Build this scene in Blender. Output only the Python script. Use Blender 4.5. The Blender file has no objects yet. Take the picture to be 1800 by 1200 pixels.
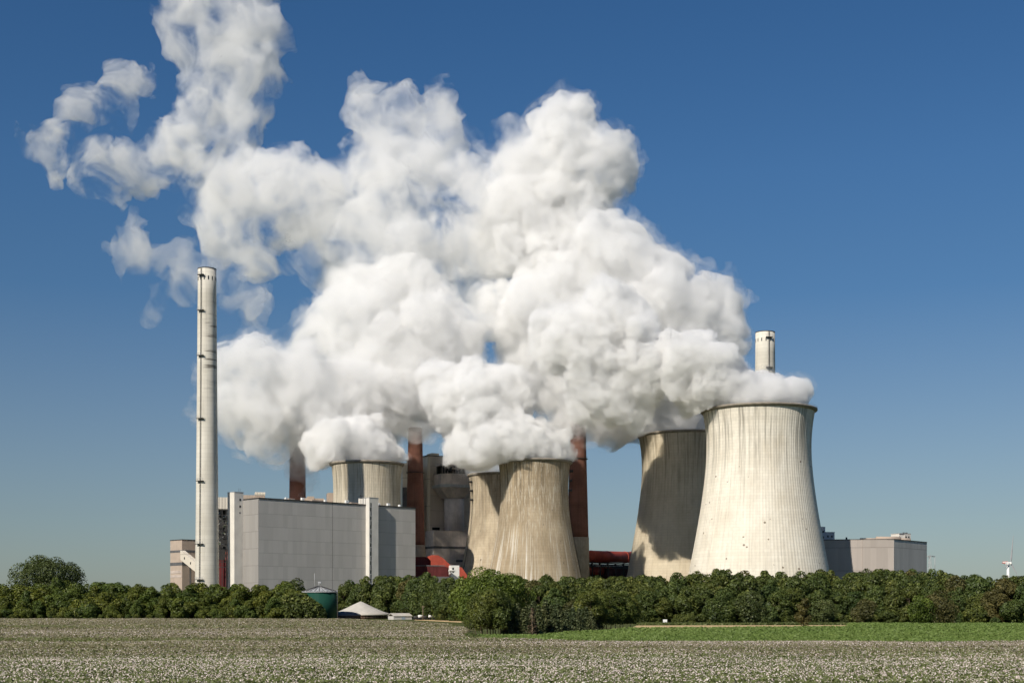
import bpy, bmesh, math, random
import numpy as np
from mathutils import Vector

scene = bpy.context.scene
COL = scene.collection

# ------------------------------------------------------------------ camera
F, CX, HY, CAMZ = 2400.0, 900.0, 1068.0, 5.0
cam_data = bpy.data.cameras.new("camera")
camera = bpy.data.objects.new("camera", cam_data)
COL.objects.link(camera)
camera.location = (0, 0, CAMZ)
camera.rotation_euler = (math.pi / 2, 0, 0)
cam_data.sensor_width = 36.0
cam_data.lens = 48.0
cam_data.shift_y = (HY - 600) / 1800.0
cam_data.clip_start = 0.5
cam_data.clip_end = 60000
scene.camera = camera

# ------------------------------------------------------------------ world, sun, exposure
SUN_EL, SUN_AZ = math.radians(36.5), math.radians(35)      # sun stands behind the camera's left shoulder
world = bpy.data.worlds.new("World")
scene.world = world
world.use_nodes = True
wt = world.node_tree
sky = wt.nodes.new("ShaderNodeTexSky")
sky.sky_type = 'NISHITA'
sky.sun_disc = False
sky.sun_elevation = SUN_EL
sky.sun_rotation = math.pi + SUN_AZ
sky.altitude = 0
sky.air_density = 1.0
sky.dust_density = 0.25
sky.ozone_density = 2.5
hs = wt.nodes.new("ShaderNodeHueSaturation")
tc_ = wt.nodes.new("ShaderNodeTexCoord")
sp_ = wt.nodes.new("ShaderNodeSeparateXYZ")
wt.links.new(tc_.outputs['Generated'], sp_.inputs[0])
mr_ = wt.nodes.new("ShaderNodeMapRange")              # hazier, greyer air low over the horizon
mr_.inputs['From Min'].default_value = 0.0
mr_.inputs['From Max'].default_value = 0.22
mr_.inputs['To Min'].default_value = 0.78
mr_.inputs['To Max'].default_value = 1.30
wt.links.new(sp_.outputs[2], mr_.inputs['Value'])
wt.links.new(mr_.outputs[0], hs.inputs['Saturation'])
hs.inputs['Hue'].default_value = 0.505
mv_ = wt.nodes.new("ShaderNodeMapRange")
mv_.inputs['From Min'].default_value = 0.0
mv_.inputs['From Max'].default_value = 0.30
mv_.inputs['To Min'].default_value = 0.63
mv_.inputs['To Max'].default_value = 0.97
wt.links.new(sp_.outputs[2], mv_.inputs['Value'])
wt.links.new(mv_.outputs[0], hs.inputs['Value'])
wt.links.new(sky.outputs[0], hs.inputs['Color'])
bg = wt.nodes['Background']
bg.inputs[1].default_value = 0.062
mx_ = wt.nodes.new("ShaderNodeMix"); mx_.data_type = 'RGBA'; mx_.blend_type = 'MULTIPLY'
mf_ = wt.nodes.new("ShaderNodeMapRange")
mf_.inputs['From Min'].default_value = 0.25; mf_.inputs['From Max'].default_value = 0.0
wt.links.new(sp_.outputs[2], mf_.inputs['Value'])
wt.links.new(mf_.outputs[0], mx_.inputs[0])
wt.links.new(hs.outputs[0], mx_.inputs[6])
mx_.inputs[7].default_value = (0.84, 0.96, 1.10, 1)
wt.links.new(mx_.outputs[2], bg.inputs[0])

sun_data = bpy.data.lights.new("sun", 'SUN')
sun_data.energy = 4.5
sun_data.angle = math.radians(0.5)
sun_data.color = (1.0, 0.925, 0.80)
sun = bpy.data.objects.new("sun", sun_data)
COL.objects.link(sun)
sd = Vector((-math.sin(SUN_AZ) * math.cos(SUN_EL), -math.cos(SUN_AZ) * math.cos(SUN_EL), math.sin(SUN_EL)))
sun.rotation_euler = sd.to_track_quat('Z', 'Y').to_euler()
sun.location = (-200, -300, 400)

scene.view_settings.view_transform = 'Standard'
scene.view_settings.look = 'None'
scene.view_settings.exposure = 0.2
scene.view_settings.gamma = 1.0
cy = scene.cycles
cy.max_bounces = 14
cy.volume_bounces = 10
cy.diffuse_bounces = 3
cy.glossy_bounces = 2
cy.transmission_bounces = 4
cy.transparent_max_bounces = 48
cy.volume_step_rate = 0.2
cy.use_denoising = True
cy.adaptive_threshold = 0.05
cy.caustics_reflective = False
cy.caustics_refractive = False

R = math.radians


def at(px, py, D):
    """A point seen at pixel (px, py) of the photograph, D metres away."""
    return ((px - CX) / F * D, D, CAMZ + (HY - py) / F * D)


def gx(px, D):
    return (px - CX) / F * D


def gz(py, D):
    return CAMZ + (HY - py) / F * D


def gd(py):
    """Distance of flat ground seen at row py."""
    return CAMZ * F / (py - HY)


# ------------------------------------------------------------------ object helpers
def tag(o, label=None, cat=None, group=None, kind=None):
    if label: o['label'] = label
    if cat: o['category'] = cat
    if group: o['group'] = group
    if kind: o['kind'] = kind
    return o


def empty(name, loc, rz=0, **kw):
    o = bpy.data.objects.new(name, None)
    o.empty_display_size = 2
    COL.objects.link(o)
    o.location = loc
    o.rotation_euler = (0, 0, rz)
    return tag(o, **kw)


class MB:
    """Collects vertices and faces of ONE mesh."""
    def __init__(self):
        self.v, self.f, self.sm = [], [], []

    def add(self, vs, fs, smooth=False):
        n = len(self.v)
        self.v += [tuple(p) for p in vs]
        self.f += [tuple(i + n for i in f) for f in fs]
        self.sm += [smooth] * len(fs)
        return self

    def box(self, x0, x1, y0, y1, z0, z1):
        return self.add([(x0, y0, z0), (x1, y0, z0), (x1, y1, z0), (x0, y1, z0),
                         (x0, y0, z1), (x1, y0, z1), (x1, y1, z1), (x0, y1, z1)],
                        [(0, 3, 2, 1), (4, 5, 6, 7), (0, 1, 5, 4), (1, 2, 6, 5), (2, 3, 7, 6), (3, 0, 4, 7)])

    def prism(self, poly, z0, z1):
        n = len(poly)
        vs = [(p[0], p[1], z0) for p in poly] + [(p[0], p[1], z1) for p in poly]
        fs = [tuple(range(n - 1, -1, -1)), tuple(range(n, 2 * n))]
        fs += [(i, (i + 1) % n, n + (i + 1) % n, n + i) for i in range(n)]
        return self.add(vs, fs)

    def profile_y(self, poly, y0, y1):
        """poly in (x, z), extruded along y"""
        n = len(poly)
        vs = [(p[0], y0, p[1]) for p in poly] + [(p[0], y1, p[1]) for p in poly]
        fs = [tuple(range(n)), tuple(range(2 * n - 1, n - 1, -1))]
        fs += [(i, n + i, n + (i + 1) % n, (i + 1) % n) for i in range(n)]
        return self.add(vs, fs)

    def lathe(self, prof, n=48, cap=True, c=(0, 0)):
        vs, fs = [], []
        for r, z in prof:
            for k in range(n):
                a = 2 * math.pi * k / n
                vs.append((c[0] + r * math.cos(a), c[1] + r * math.sin(a), z))
        for i in range(len(prof) - 1):
            for k in range(n):
                a, b = i * n + k, i * n + (k + 1) % n
                fs.append((a, b, b + n, a + n))
        self.add(vs, fs, True)
        if cap:
            m = len(self.v) - len(prof) * n
            self.f.append(tuple(m + k for k in range(n - 1, -1, -1))); self.sm.append(False)
            m += (len(prof) - 1) * n
            self.f.append(tuple(m + k for k in range(n))); self.sm.append(False)
        return self

    def tube(self, pts, rad, n=8):
        pts = [Vector(p) for p in pts]
        if not isinstance(rad, (list, tuple)): rad = [rad] * len(pts)
        vs, fs = [], []
        for i, p in enumerate(pts):
            d = (pts[min(i + 1, len(pts) - 1)] - pts[max(i - 1, 0)]).normalized()
            u = d.cross(Vector((0, 0, 1)) if abs(d.z) < .9 else Vector((1, 0, 0))).normalized()
            w = d.cross(u)
            for k in range(n):
                a = 2 * math.pi * k / n
                vs.append(p + (u * math.cos(a) + w * math.sin(a)) * rad[i])
        for i in range(len(pts) - 1):
            for k in range(n):
                a, b = i * n + k, i * n + (k + 1) % n
                fs.append((a, a + n, b + n, b))
        fs.append(tuple(range(n))); fs.append(tuple((len(pts) - 1) * n + k for k in range(n - 1, -1, -1)))
        return self.add(vs, fs, n > 4)

    def build(self, name, material, parent=None, **kw):
        me = bpy.data.meshes.new(name)
        me.from_pydata(self.v, [], self.f)
        me.polygons.foreach_set('use_smooth', self.sm)
        me.update()
        if material: me.materials.append(material)
        o = bpy.data.objects.new(name, me)
        COL.objects.link(o)
        if parent: o.parent = parent
        return tag(o, **kw)


def np_mesh(name, verts, quads, mats, smooth=False, face_attr=None, face_mat=None):
    me = bpy.data.meshes.new(name)
    nv, nq = len(verts), len(quads)
    k = quads.shape[1]
    me.vertices.add(nv)
    me.vertices.foreach_set('co', np.ascontiguousarray(verts, np.float32).ravel())
    me.loops.add(nq * k)
    me.loops.foreach_set('vertex_index', np.ascontiguousarray(quads, np.int32).ravel())
    me.polygons.add(nq)
    me.polygons.foreach_set('loop_start', np.arange(0, nq * k, k, dtype=np.int32))
    me.polygons.foreach_set('loop_total', np.full(nq, k, np.int32))
    if smooth: me.polygons.foreach_set('use_smooth', np.ones(nq, bool))
    for m in mats: me.materials.append(m)
    if face_mat is not None: me.polygons.foreach_set('material_index', np.ascontiguousarray(face_mat, np.int32))
    me.update(calc_edges=True)
    if face_attr is not None:
        a = me.attributes.new('tint', 'FLOAT', 'FACE')
        a.data.foreach_set('value', np.ascontiguousarray(face_attr, np.float32))
    return me


def link(name, me, parent=None, **kw):
    o = bpy.data.objects.new(name, me)
    COL.objects.link(o)
    if parent: o.parent = parent
    return tag(o, **kw)


# ------------------------------------------------------------------ materials
class NT:
    def __init__(self, name):
        self.m = bpy.data.materials.new(name)
        self.m.use_nodes = True
        self.t = self.m.node_tree
        self.t.nodes.clear()
        self.out = self.t.nodes.new('ShaderNodeOutputMaterial')

    def n(self, typ, **kw):
        x = self.t.nodes.new('ShaderNode' + typ)
        for k, v in kw.items():
            if k in x.inputs: x.inputs[k].default_value = v
            else: setattr(x, k, v)
        return x

    def l(self, a, b):
        self.t.links.new(a, b)

    def math(self, op, a, b=None, c=None, clamp=False):
        x = self.t.nodes.new('ShaderNodeMath'); x.operation = op; x.use_clamp = clamp
        for i, v in enumerate((a, b, c)):
            if v is None: continue
            if isinstance(v, (int, float)): x.inputs[i].default_value = v
            else: self.l(v, x.inputs[i])
        return x.outputs[0]

    def ramp(self, v, lo, hi, a=0.0, b=1.0, smooth=True):
        x = self.t.nodes.new('ShaderNodeMapRange')
        x.interpolation_type = 'SMOOTHSTEP' if smooth else 'LINEAR'
        x.inputs['From Min'].default_value = lo; x.inputs['From Max'].default_value = hi
        x.inputs['To Min'].default_value = a; x.inputs['To Max'].default_value = b
        self.l(v, x.inputs['Value'])
        return x.outputs[0]

    def noise(self, vec, scale, detail=4, rough=.55, dist=0.0):
        x = self.t.nodes.new('ShaderNodeTexNoise')
        x.inputs['Scale'].default_value = scale; x.inputs['Detail'].default_value = detail
        x.inputs['Roughness'].default_value = rough; x.inputs['Distortion'].default_value = dist
        if vec is not None: self.l(vec, x.inputs['Vector'])
        return x.outputs['Fac']

    def mix(self, fac, a, b, mode='MIX'):
        x = self.t.nodes.new('ShaderNodeMix'); x.data_type = 'RGBA'; x.blend_type = mode
        if isinstance(fac, (int, float)): x.inputs[0].default_value = fac
        else: self.l(fac, x.inputs[0])
        for i, v in ((6, a), (7, b)):
            if isinstance(v, (tuple, list)): x.inputs[i].default_value = (*v[:3], 1)
            else: self.l(v, x.inputs[i])
        return x.outputs[2]

    def xyz(self, x=0.0, y=0.0, z=0.0):
        c = self.t.nodes.new('ShaderNodeCombineXYZ')
        for i, v in enumerate((x, y, z)):
            if isinstance(v, (int, float)): c.inputs[i].default_value = v
            else: self.l(v, c.inputs[i])
        return c.outputs[0]

    def obj(self):
        tc = self.t.nodes.new('ShaderNodeTexCoord')
        s = self.t.nodes.new('ShaderNodeSeparateXYZ')
        self.l(tc.outputs['Object'], s.inputs[0])
        return tc.outputs['Object'], s.outputs[0], s.outputs[1], s.outputs[2]

    def pos(self):
        g = self.t.nodes.new('ShaderNodeNewGeometry')
        s = self.t.nodes.new('ShaderNodeSeparateXYZ')
        self.l(g.outputs['Position'], s.inputs[0])
        return g.outputs['Position'], s.outputs[0], s.outputs[1], s.outputs[2]

    def scaled(self, vec, s):
        x = self.t.nodes.new('ShaderNodeVectorMath'); x.operation = 'MULTIPLY'
        self.l(vec, x.inputs[0]); x.inputs[1].default_value = s
        return x.outputs[0]

    def finish(self, color, rough=.85, bump=None, bump_d=.1, spec=.3, metal=0.0):
        b = self.t.nodes.new('ShaderNodeBsdfPrincipled')
        if isinstance(color, (tuple, list)): b.inputs['Base Color'].default_value = (*color[:3], 1)
        else: self.l(color, b.inputs['Base Color'])
        b.inputs['Roughness'].default_value = rough
        b.inputs['Specular IOR Level'].default_value = spec
        b.inputs['Metallic'].default_value = metal
        if bump is not None:
            bn = self.t.nodes.new('ShaderNodeBump'); bn.inputs['Distance'].default_value = bump_d
            self.l(bump, bn.inputs['Height']); self.l(bn.outputs[0], b.inputs['Normal'])
        self.l(b.outputs[0], self.out.inputs['Surface'])
        return self.m


def weathered(name, col, var=.14, scale=.12, streak=.1, rough=.85, spec=.25, metal=0.0):
    """A plain painted, clad or cast surface with blotches and faint vertical run marks."""
    k = NT(name)
    v, x, y, z = k.obj()
    a = k.noise(v, scale, 5, .6)
    s = k.noise(k.scaled(v, (1.1, 1.1, .05)), .9, 4, .6)
    c = k.mix(k.ramp(a, .3, .7), tuple(i * (1 - var) for i in col), tuple(min(1, i * (1 + var)) for i in col))
    dk = k.ramp(s, .48, .75, 0, streak * 2)
    c = k.mix(dk, c, tuple(i * .45 for i in col))
    return k.finish(c, rough, spec=spec, metal=metal)


def clad(name, col, course=7.3, joint_u=None, corr=.6, var=.07, z_off=0.0):
    """Profiled sheet cladding: sheet courses, fine upright corrugation and slightly unlike sheets."""
    k = NT(name)
    v, x, y, z = k.obj()
    u = k.math('ADD', x, y)
    fz = k.math('FRACT', k.math('DIVIDE', k.math('ADD', z, z_off), course))
    line = k.math('LESS_THAN', fz, .035)
    ci = k.math('FLOOR', k.math('DIVIDE', k.math('ADD', z, z_off), course))
    cu = k.math('FLOOR', k.math('DIVIDE', u, 3.2))
    wn = k.n('TexWhiteNoise', noise_dimensions='2D')
    k.l(k.xyz(ci, cu), wn.inputs['Vector'])
    c = k.mix(wn.outputs['Value'], tuple(i * (1 - var) for i in col), tuple(i * (1 + var) for i in col))
    big = k.noise(k.scaled(v, (1, 1, .35)), .06, 5, .65)
    c = k.mix(k.ramp(big, .35, .75, 0, .28), c, tuple(i * .72 for i in col))
    fine = k.noise(k.scaled(v, (1, 1, .04)), 1.6, 3, .6)
    c = k.mix(k.ramp(fine, .5, .8, 0, .22), c, tuple(i * .6 for i in col))
    c = k.mix(k.math('MULTIPLY', line, .5), c, tuple(i * .45 for i in col))
    if joint_u is not None:
        j = k.math('LESS_THAN', k.math('ABSOLUTE', k.math('SUBTRACT', x, joint_u)), .16)
        c = k.mix(k.math('MULTIPLY', j, .7), c, (.03, .03, .03))
    bump = k.math('SINE', k.math('MULTIPLY', u, 2 * math.pi / corr))
    return k.finish(c, .6, bump, .05, spec=.3)


def tower_concrete(name, light, dark, seed, lime=0.0, dots=0.0, H=100.0, lime_top=60.0, warm=(.36, .27, .17)):
    """Weathered shell concrete: pour lifts, form panels, runs from the rim, lime streaks, rust."""
    k = NT(name)
    v, x, y, z = k.obj()
    ang = k.math('ARCTAN2', y, x)
    arc = k.math('MULTIPLY', ang, 30.0)
    base = k.xyz(arc, seed * 13.7, z)
    n1 = k.noise(k.scaled(base, (1, 1, .6)), .07, 6, .62)
    c = k.mix(k.ramp(n1, .32, .68), dark, light)
    # panels: every pour a little different
    lift = k.math('FLOOR', k.math('DIVIDE', z, 1.9)); pan = k.math('FLOOR', k.math('DIVIDE', arc, 1.32))
    wn = k.n('TexWhiteNoise', noise_dimensions='2D'); k.l(k.xyz(lift, pan), wn.inputs['Vector'])
    c = k.mix(k.math('MULTIPLY', wn.outputs['Value'], .14), c, tuple(i * .55 for i in dark))
    wl = k.n('TexWhiteNoise', noise_dimensions='1D'); k.l(lift, wl.inputs['W'])
    c = k.mix(k.math('MULTIPLY', wl.outputs['Value'], .12), c, tuple(i * .6 for i in dark))
    fz = k.math('FRACT', k.math('DIVIDE', z, 1.9))
    c = k.mix(k.math('MULTIPLY', k.math('LESS_THAN', fz, .13), .17), c, tuple(i * .45 for i in dark))
    # warm soiling
    n4 = k.noise(k.scaled(base, (1, 1, .35)), .05, 5, .6, .4)
    c = k.mix(k.ramp(n4, .5, .72, 0, .34), c, warm)
    # runs from the rim
    s1 = k.noise(k.scaled(base, (1, 1, .035)), .55, 4, .62)
    topm = k.ramp(z, H * .5, H * .985, .06, .85)
    c = k.mix(k.math('MULTIPLY', k.ramp(s1, .46, .68), topm), c, tuple(i * .34 for i in dark))
    s2 = k.noise(k.scaled(base, (1, 1, .02)), 1.5, 3, .6)
    c = k.mix(k.math('MULTIPLY', k.ramp(s2, .54, .75), .38), c, tuple(i * .42 for i in dark))
    if lime:
        s3 = k.noise(k.scaled(base, (1, 1, .018)), .75, 4, .66, .1)
        s4 = k.noise(k.scaled(base, (1, 1, .3)), .05, 4, .6)
        zone = k.math('MULTIPLY', k.ramp(z, lime_top, lime_top - 18), k.ramp(s4, .38, .6))
        fl = k.noise(k.scaled(base, (1, 1, .12)), 1.1, 3, .7)
        fleck = k.math('MULTIPLY', k.ramp(fl, .52, .62), k.ramp(z, lime_top * .6, lime_top + 12, .15, .8))
        c = k.mix(k.math('MULTIPLY', k.math('MULTIPLY', k.ramp(s3, .49, .62), zone), lime), c, (.66, .63, .57))
        c = k.mix(k.math('MULTIPLY', fleck, lime * .6), c, (.6, .56, .48))
        dk = k.noise(k.scaled(base, (1, 1, .25)), 1.0, 2, .6)
        c = k.mix(k.math('MULTIPLY', k.ramp(dk, .68, .74), .75), c, (.05, .04, .03))
    if dots:
        vo = k.n('TexVoronoi', Scale=.42); vo.feature = 'F1'
        k.l(k.scaled(base, (1, 1, .8)), vo.inputs['Vector'])
        d = k.math('LESS_THAN', vo.outputs['Distance'], .22)
        sp = k.math('GREATER_THAN', k.noise(base, .09, 3, .6), .53)
        zz = k.math('MULTIPLY', k.math('LESS_THAN', z, H * .78), sp)
        w2 = k.n('TexWhiteNoise', noise_dimensions='3D'); k.l(vo.outputs['Position'], w2.inputs['Vector'])
        pick = k.math('GREATER_THAN', w2.outputs['Value'], .74)
        c = k.mix(k.math('MULTIPLY', k.math('MULTIPLY', d, pick), k.math('MULTIPLY', zz, dots)), c, (.12, .08, .05))
    bump = k.noise(base, 1.2, 4, .6)
    return k.finish(c, .9, bump, .06, spec=.15)


def brick_stack(name, col):
    k = NT(name)
    v, x, y, z = k.obj()
    base = k.xyz(k.math('MULTIPLY', k.math('ARCTAN2', y, x), 6.0), 0.0, z)
    n1 = k.noise(base, .09, 5, .65)
    c = k.mix(k.ramp(n1, .3, .7), tuple(i * .8 for i in col), tuple(i * 1.25 for i in col))
    fz = k.math('FRACT', k.math('DIVIDE', z, 1.25))
    c = k.mix(k.math('MULTIPLY', k.math('LESS_THAN', fz, .16), .22), c, tuple(i * .5 for i in col))
    s = k.noise(k.scaled(base, (1, 1, .04)), .9, 4, .6)
    c = k.mix(k.ramp(s, .48, .75, 0, .5), c, tuple(i * .45 for i in col))
    soot = k.math('MULTIPLY', k.ramp(z, 112, 131, 0, .85), k.ramp(s, .3, .55, .55, 1))
    c = k.mix(soot, c, (.025, .02, .018))
    return k.finish(c, .9, spec=.12)


def chimney_concrete(name, light, dark):
    k = NT(name)
    v, x, y, z = k.obj()
    base = k.xyz(k.math('MULTIPLY', k.math('ARCTAN2', y, x), 5.0), 3.0, z)
    n1 = k.noise(k.scaled(base, (1, 1, .5)), .1, 5, .6)
    c = k.mix(k.ramp(n1, .3, .7), dark, light)
    fz = k.math('FRACT', k.math('DIVIDE', z, 2.4))
    wl = k.n('TexWhiteNoise', noise_dimensions='1D'); k.l(k.math('FLOOR', k.math('DIVIDE', z, 2.4)), wl.inputs['W'])
    c = k.mix(k.math('MULTIPLY', wl.outputs['Value'], .13), c, tuple(i * .5 for i in dark))
    c = k.mix(k.math('MULTIPLY', k.math('LESS_THAN', fz, .07), .25), c, tuple(i * .4 for i in dark))
    s = k.noise(k.scaled(base, (1, 1, .03)), .8, 4, .6)
    c = k.mix(k.ramp(s, .5, .75, 0, .35), c, tuple(i * .5 for i in dark))
    # sooty rings on the lee side
    lee = k.ramp(k.math('SINE', k.math('ADD', k.math('ARCTAN2', y, x), 2.3)), .35, .95)
    band = k.noise(k.scaled(base, (.12, 1, 1.1)), .5, 4, .7)
    zz = k.math('MULTIPLY', k.ramp(z, 118, 140), k.ramp(z, 183, 165))
    c = k.mix(k.math('MULTIPLY', k.math('MULTIPLY', k.ramp(band, .5, .66), zz), k.math('MULTIPLY', lee, .85)), c, (.08, .07, .06))
    return k.finish(c, .9, spec=.12)


def leaf_material(name, dark, mid, light, trans=.25, objvar=.35):
    """Foliage: every leaf spray and every tree a slightly different green."""
    k = NT(name)
    at_ = k.n('Attribute', attribute_name='tint')
    oi = k.n('ObjectInfo')
    c = k.mix(k.ramp(at_.outputs['Fac'], 0, .6), dark, mid)
    c = k.mix(k.ramp(at_.outputs['Fac'], .55, 1.0), c, light)
    w = k.mix(k.ramp(oi.outputs['Random'], 0, 1, smooth=False), (.62, .78, .75), (1.45, 1.2, .95))
    c = k.mix(objvar * 2 if objvar * 2 < 1 else 1.0, c, k.mix(1.0, c, w, 'MULTIPLY'))
    d = k.n('BsdfDiffuse'); k.l(c, d.inputs['Color'])
    t = k.n('BsdfTranslucent'); k.l(k.mix(1.0, c, (1.3, 1.25, .6), 'MULTIPLY'), t.inputs['Color'])
    g = k.n('BsdfGlossy', Roughness=.55); g.inputs['Color'].default_value = (.5, .5, .5, 1)
    m1 = k.n('MixShader'); m1.inputs[0].default_value = trans
    k.l(d.outputs[0], m1.inputs[1]); k.l(t.outputs[0], m1.inputs[2])
    m2 = k.n('MixShader'); m2.inputs[0].default_value = .04
    k.l(m1.outputs[0], m2.inputs[1]); k.l(g.outputs[0], m2.inputs[2])
    k.l(m2.outputs[0], k.out.inputs['Surface'])
    return k.m


MAT = dict(
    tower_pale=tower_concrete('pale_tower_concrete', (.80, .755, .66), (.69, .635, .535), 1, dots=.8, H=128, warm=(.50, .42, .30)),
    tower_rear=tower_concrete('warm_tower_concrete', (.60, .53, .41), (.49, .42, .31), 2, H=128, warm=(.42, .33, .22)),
    tower_brown=tower_concrete('streaked_tower_concrete', (.43, .35, .245), (.30, .238, .158), 3, lime=1.0, H=100, lime_top=62),
    tower_mottled=tower_concrete('mottled_tower_concrete', (.55, .465, .345), (.33, .272, .195), 4, lime=.5, H=100, lime_top=80),
    tower_grey=tower_concrete('grey_tower_concrete', (.62, .56, .455), (.47, .42, .33), 5, H=100, warm=(.46, .36, .23)),
    rim=weathered('rim_concrete', (.26, .23, .19), .25, .3),
    inner=weathered('tower_inside', (.22, .21, .19)),
    shaft=chimney_concrete('chimney_concrete', (.68, .65, .58), (.57, .54, .47)),
    brick=brick_stack('red_brown_brick', (.19, .090, .066)),
    stack_base=weathered('stack_base_concrete', (.36, .31, .24), .15, .2, .2),
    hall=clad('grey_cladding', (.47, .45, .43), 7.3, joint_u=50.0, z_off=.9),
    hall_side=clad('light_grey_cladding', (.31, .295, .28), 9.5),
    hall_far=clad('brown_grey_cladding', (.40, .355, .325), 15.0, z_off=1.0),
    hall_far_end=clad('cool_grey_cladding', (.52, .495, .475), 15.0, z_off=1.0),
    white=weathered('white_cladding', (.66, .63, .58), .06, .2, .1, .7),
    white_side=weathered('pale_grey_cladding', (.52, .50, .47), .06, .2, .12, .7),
    window=NT('dark_window').finish((.02, .022, .025), .15, spec=.5),
    dark=weathered('dark_steel', (.05, .048, .047), .3, .6, .1, .6),
    roof=weathered('bitumen_roof', (.10, .095, .09), .25, .3),
    beige=weathered('beige_panels', (.42, .34, .28), .07, .2, .12),
    band=weathered('slate_band', (.11, .11, .115), .15, .3),
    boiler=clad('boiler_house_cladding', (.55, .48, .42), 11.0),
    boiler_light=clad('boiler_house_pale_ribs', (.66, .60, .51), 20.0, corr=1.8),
    boiler_grey=weathered('boiler_grey', (.56, .48, .43), .18, .15, .2),
    silo=weathered('silo_grey', (.58, .52, .50), .12, .2, .2),
    red=weathered('red_painted_steel', (.33, .060, .038), .2, .15, .2, .55),
    red_dark_shaded=weathered('shaded_dark_red_steel', (.09, .017, .018), .2, .15, .2, .6),  # dark red, lowered further to put shade on the duct into the colour
    steel=weathered('galvanised_steel', (.35, .36, .37), .15, .5, .1, .5),
    white_paint=weathered('white_paint', (.75, .75, .73), .05, .4, .05, .4),
    tank=weathered('green_tank_paint', (.012, .085, .062), .12, .3, .12, .5),
    membrane=weathered('grey_membrane', (.50, .47, .42), .08, .25, .1, .7),
    timber=weathered('dark_boarding', (.09, .065, .05), .35, .8, .3),
    bark=weathered('bark', (.10, .075, .05), .3, 1.5, .3),
    pale_bark=weathered('pale_bark', (.22, .17, .12), .3, 1.5, .3),
    deadwood=weathered('dead_wood', (.24, .175, .12), .3, 1.5, .2),
    blue=weathered('blue_grey_sheet', (.30, .36, .42), .1, .4, .1),
    leaf_wood=leaf_material('wood_leaves', (.026, .042, .012), (.088, .120, .032), (.185, .215, .060)),
    leaf_hedge=leaf_material('hedge_leaves', (.036, .054, .012), (.105, .140, .027), (.205, .232, .052)),
    leaf_round=leaf_material('round_tree_leaves', (.040, .062, .010), (.105, .145, .024), (.20, .25, .045), objvar=.15),
    leaf_dark=leaf_material('dark_tree_leaves', (.034, .050, .017), (.084, .112, .036), (.165, .19, .075), objvar=.15),
    leaf_rust=leaf_material('rusty_leaves', (.042, .045, .016), (.100, .098, .034), (.175, .16, .06), objvar=.2),
    leaf_copse=leaf_material('copse_leaves', (.032, .045, .010), (.100, .128, .028), (.21, .235, .06), objvar=.2),
    needle=leaf_material('spruce_needles', (.034, .048, .022), (.095, .122, .055), (.21, .235, .125), .15, .2),
    dead_needle=leaf_material('dead_needles', (.075, .055, .036), (.145, .105, .070), (.235, .175, .12), .1, .2),
)

# ------------------------------------------------------------------ ground
def ground_mat(name, a, b, c, scale=.05, stretch=(.25, 1, 1)):
    k = NT(name)
    v, x, y, z = k.pos()
    n1 = k.noise(k.scaled(v, stretch), scale, 6, .65)
    n2 = k.noise(v, 1.3, 3, .7)
    col = k.mix(k.ramp(n1, .35, .65), a, b)
    col = k.mix(k.ramp(n2, .45, .7, 0, .55), col, c)
    return k.finish(col, .95, n2, .15, spec=.1)


def sheet(name, poly, z, m, kind='structure'):
    mb = MB()
    mb.add([(p[0], p[1], z) for p in poly], [tuple(range(len(poly)))])
    return mb.build(name, m, None, kind=kind)


def ground_poly(pix):
    return [(gx(px, gd(py)), gd(py)) for px, py in pix]


G = MB()
S = 30000
xs = [-S, -2500, -800, -250, 0, 250, 800, 2500, S]
ys = [-400, 0, 60, 250, 700, 1200, 3000, 9000, S]
G.add([(x, y, 0) for y in ys for x in xs],
      [(j * 9 + i, j * 9 + i + 1, (j + 1) * 9 + i + 1, (j + 1) * 9 + i) for j in range(8) for i in range(8)])
G.build('ground', ground_mat('meadow_ground', (.060, .075, .022), (.095, .105, .035), (.045, .05, .02)), None, kind='structure')

# potato field: dug soil under the crop
POTATO = [(-320, 20), (320, 20), (320, 181), (18, 187), (-6, 205), (-9, 235), (-9, 300), (-20, 400), (-40, 478),
          (gx(600, 585), 585), (-330, 600), (-420, 590)]
sheet('potato_field', POTATO, .02, ground_mat('potato_field_soil', (.13, .125, .075), (.17, .15, .115), (.08, .09, .035), .035))
BEET = [(-4, 208), (18, 187.5), (330, 181.5), (330, 436), (gx(1492, 430), 430), (gx(1492, 350), 350), (gx(1110, 318), 318), (gx(1000, 268), 268), (gx(950, 240), 240), (gx(842, 236), 236)]
sheet('beet_field', BEET, .02, ground_mat('beet_field_soil', (.06, .10, .022), (.075, .125, .026), (.04, .07, .015)))
straw = ground_mat('straw_stubble', (.52, .37, .19), (.60, .45, .26), (.42, .29, .14), .2)
sheet('stubble_strip', [(gx(1105, 330), 330), (gx(1490, 352), 352), (gx(1490, 400), 400), (gx(1120, 392), 392)], .03, straw)
sheet('stubble_strip', [(gx(728, 560), 560), (gx(842, 440), 440), (gx(842, 492), 492), (gx(728, 615), 615)], .03, straw)
sheet('stubble_strip', [(gx(520, 592), 592), (gx(640, 592), 592), (gx(640, 650), 650), (gx(520, 650), 650)], .03, straw)
sheet('leaf_litter', [(gx(838, 240), 239), (gx(935, 238), 237.6), (gx(1000, 270), 270), (gx(1110, 325), 325), (gx(1090, 345), 345), (gx(930, 268), 268), (gx(838, 256), 256)], .05,
      ground_mat('brown_litter', (.16, .09, .05), (.24, .14, .08), (.08, .06, .03), .4, (1, 1, 1)))

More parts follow.
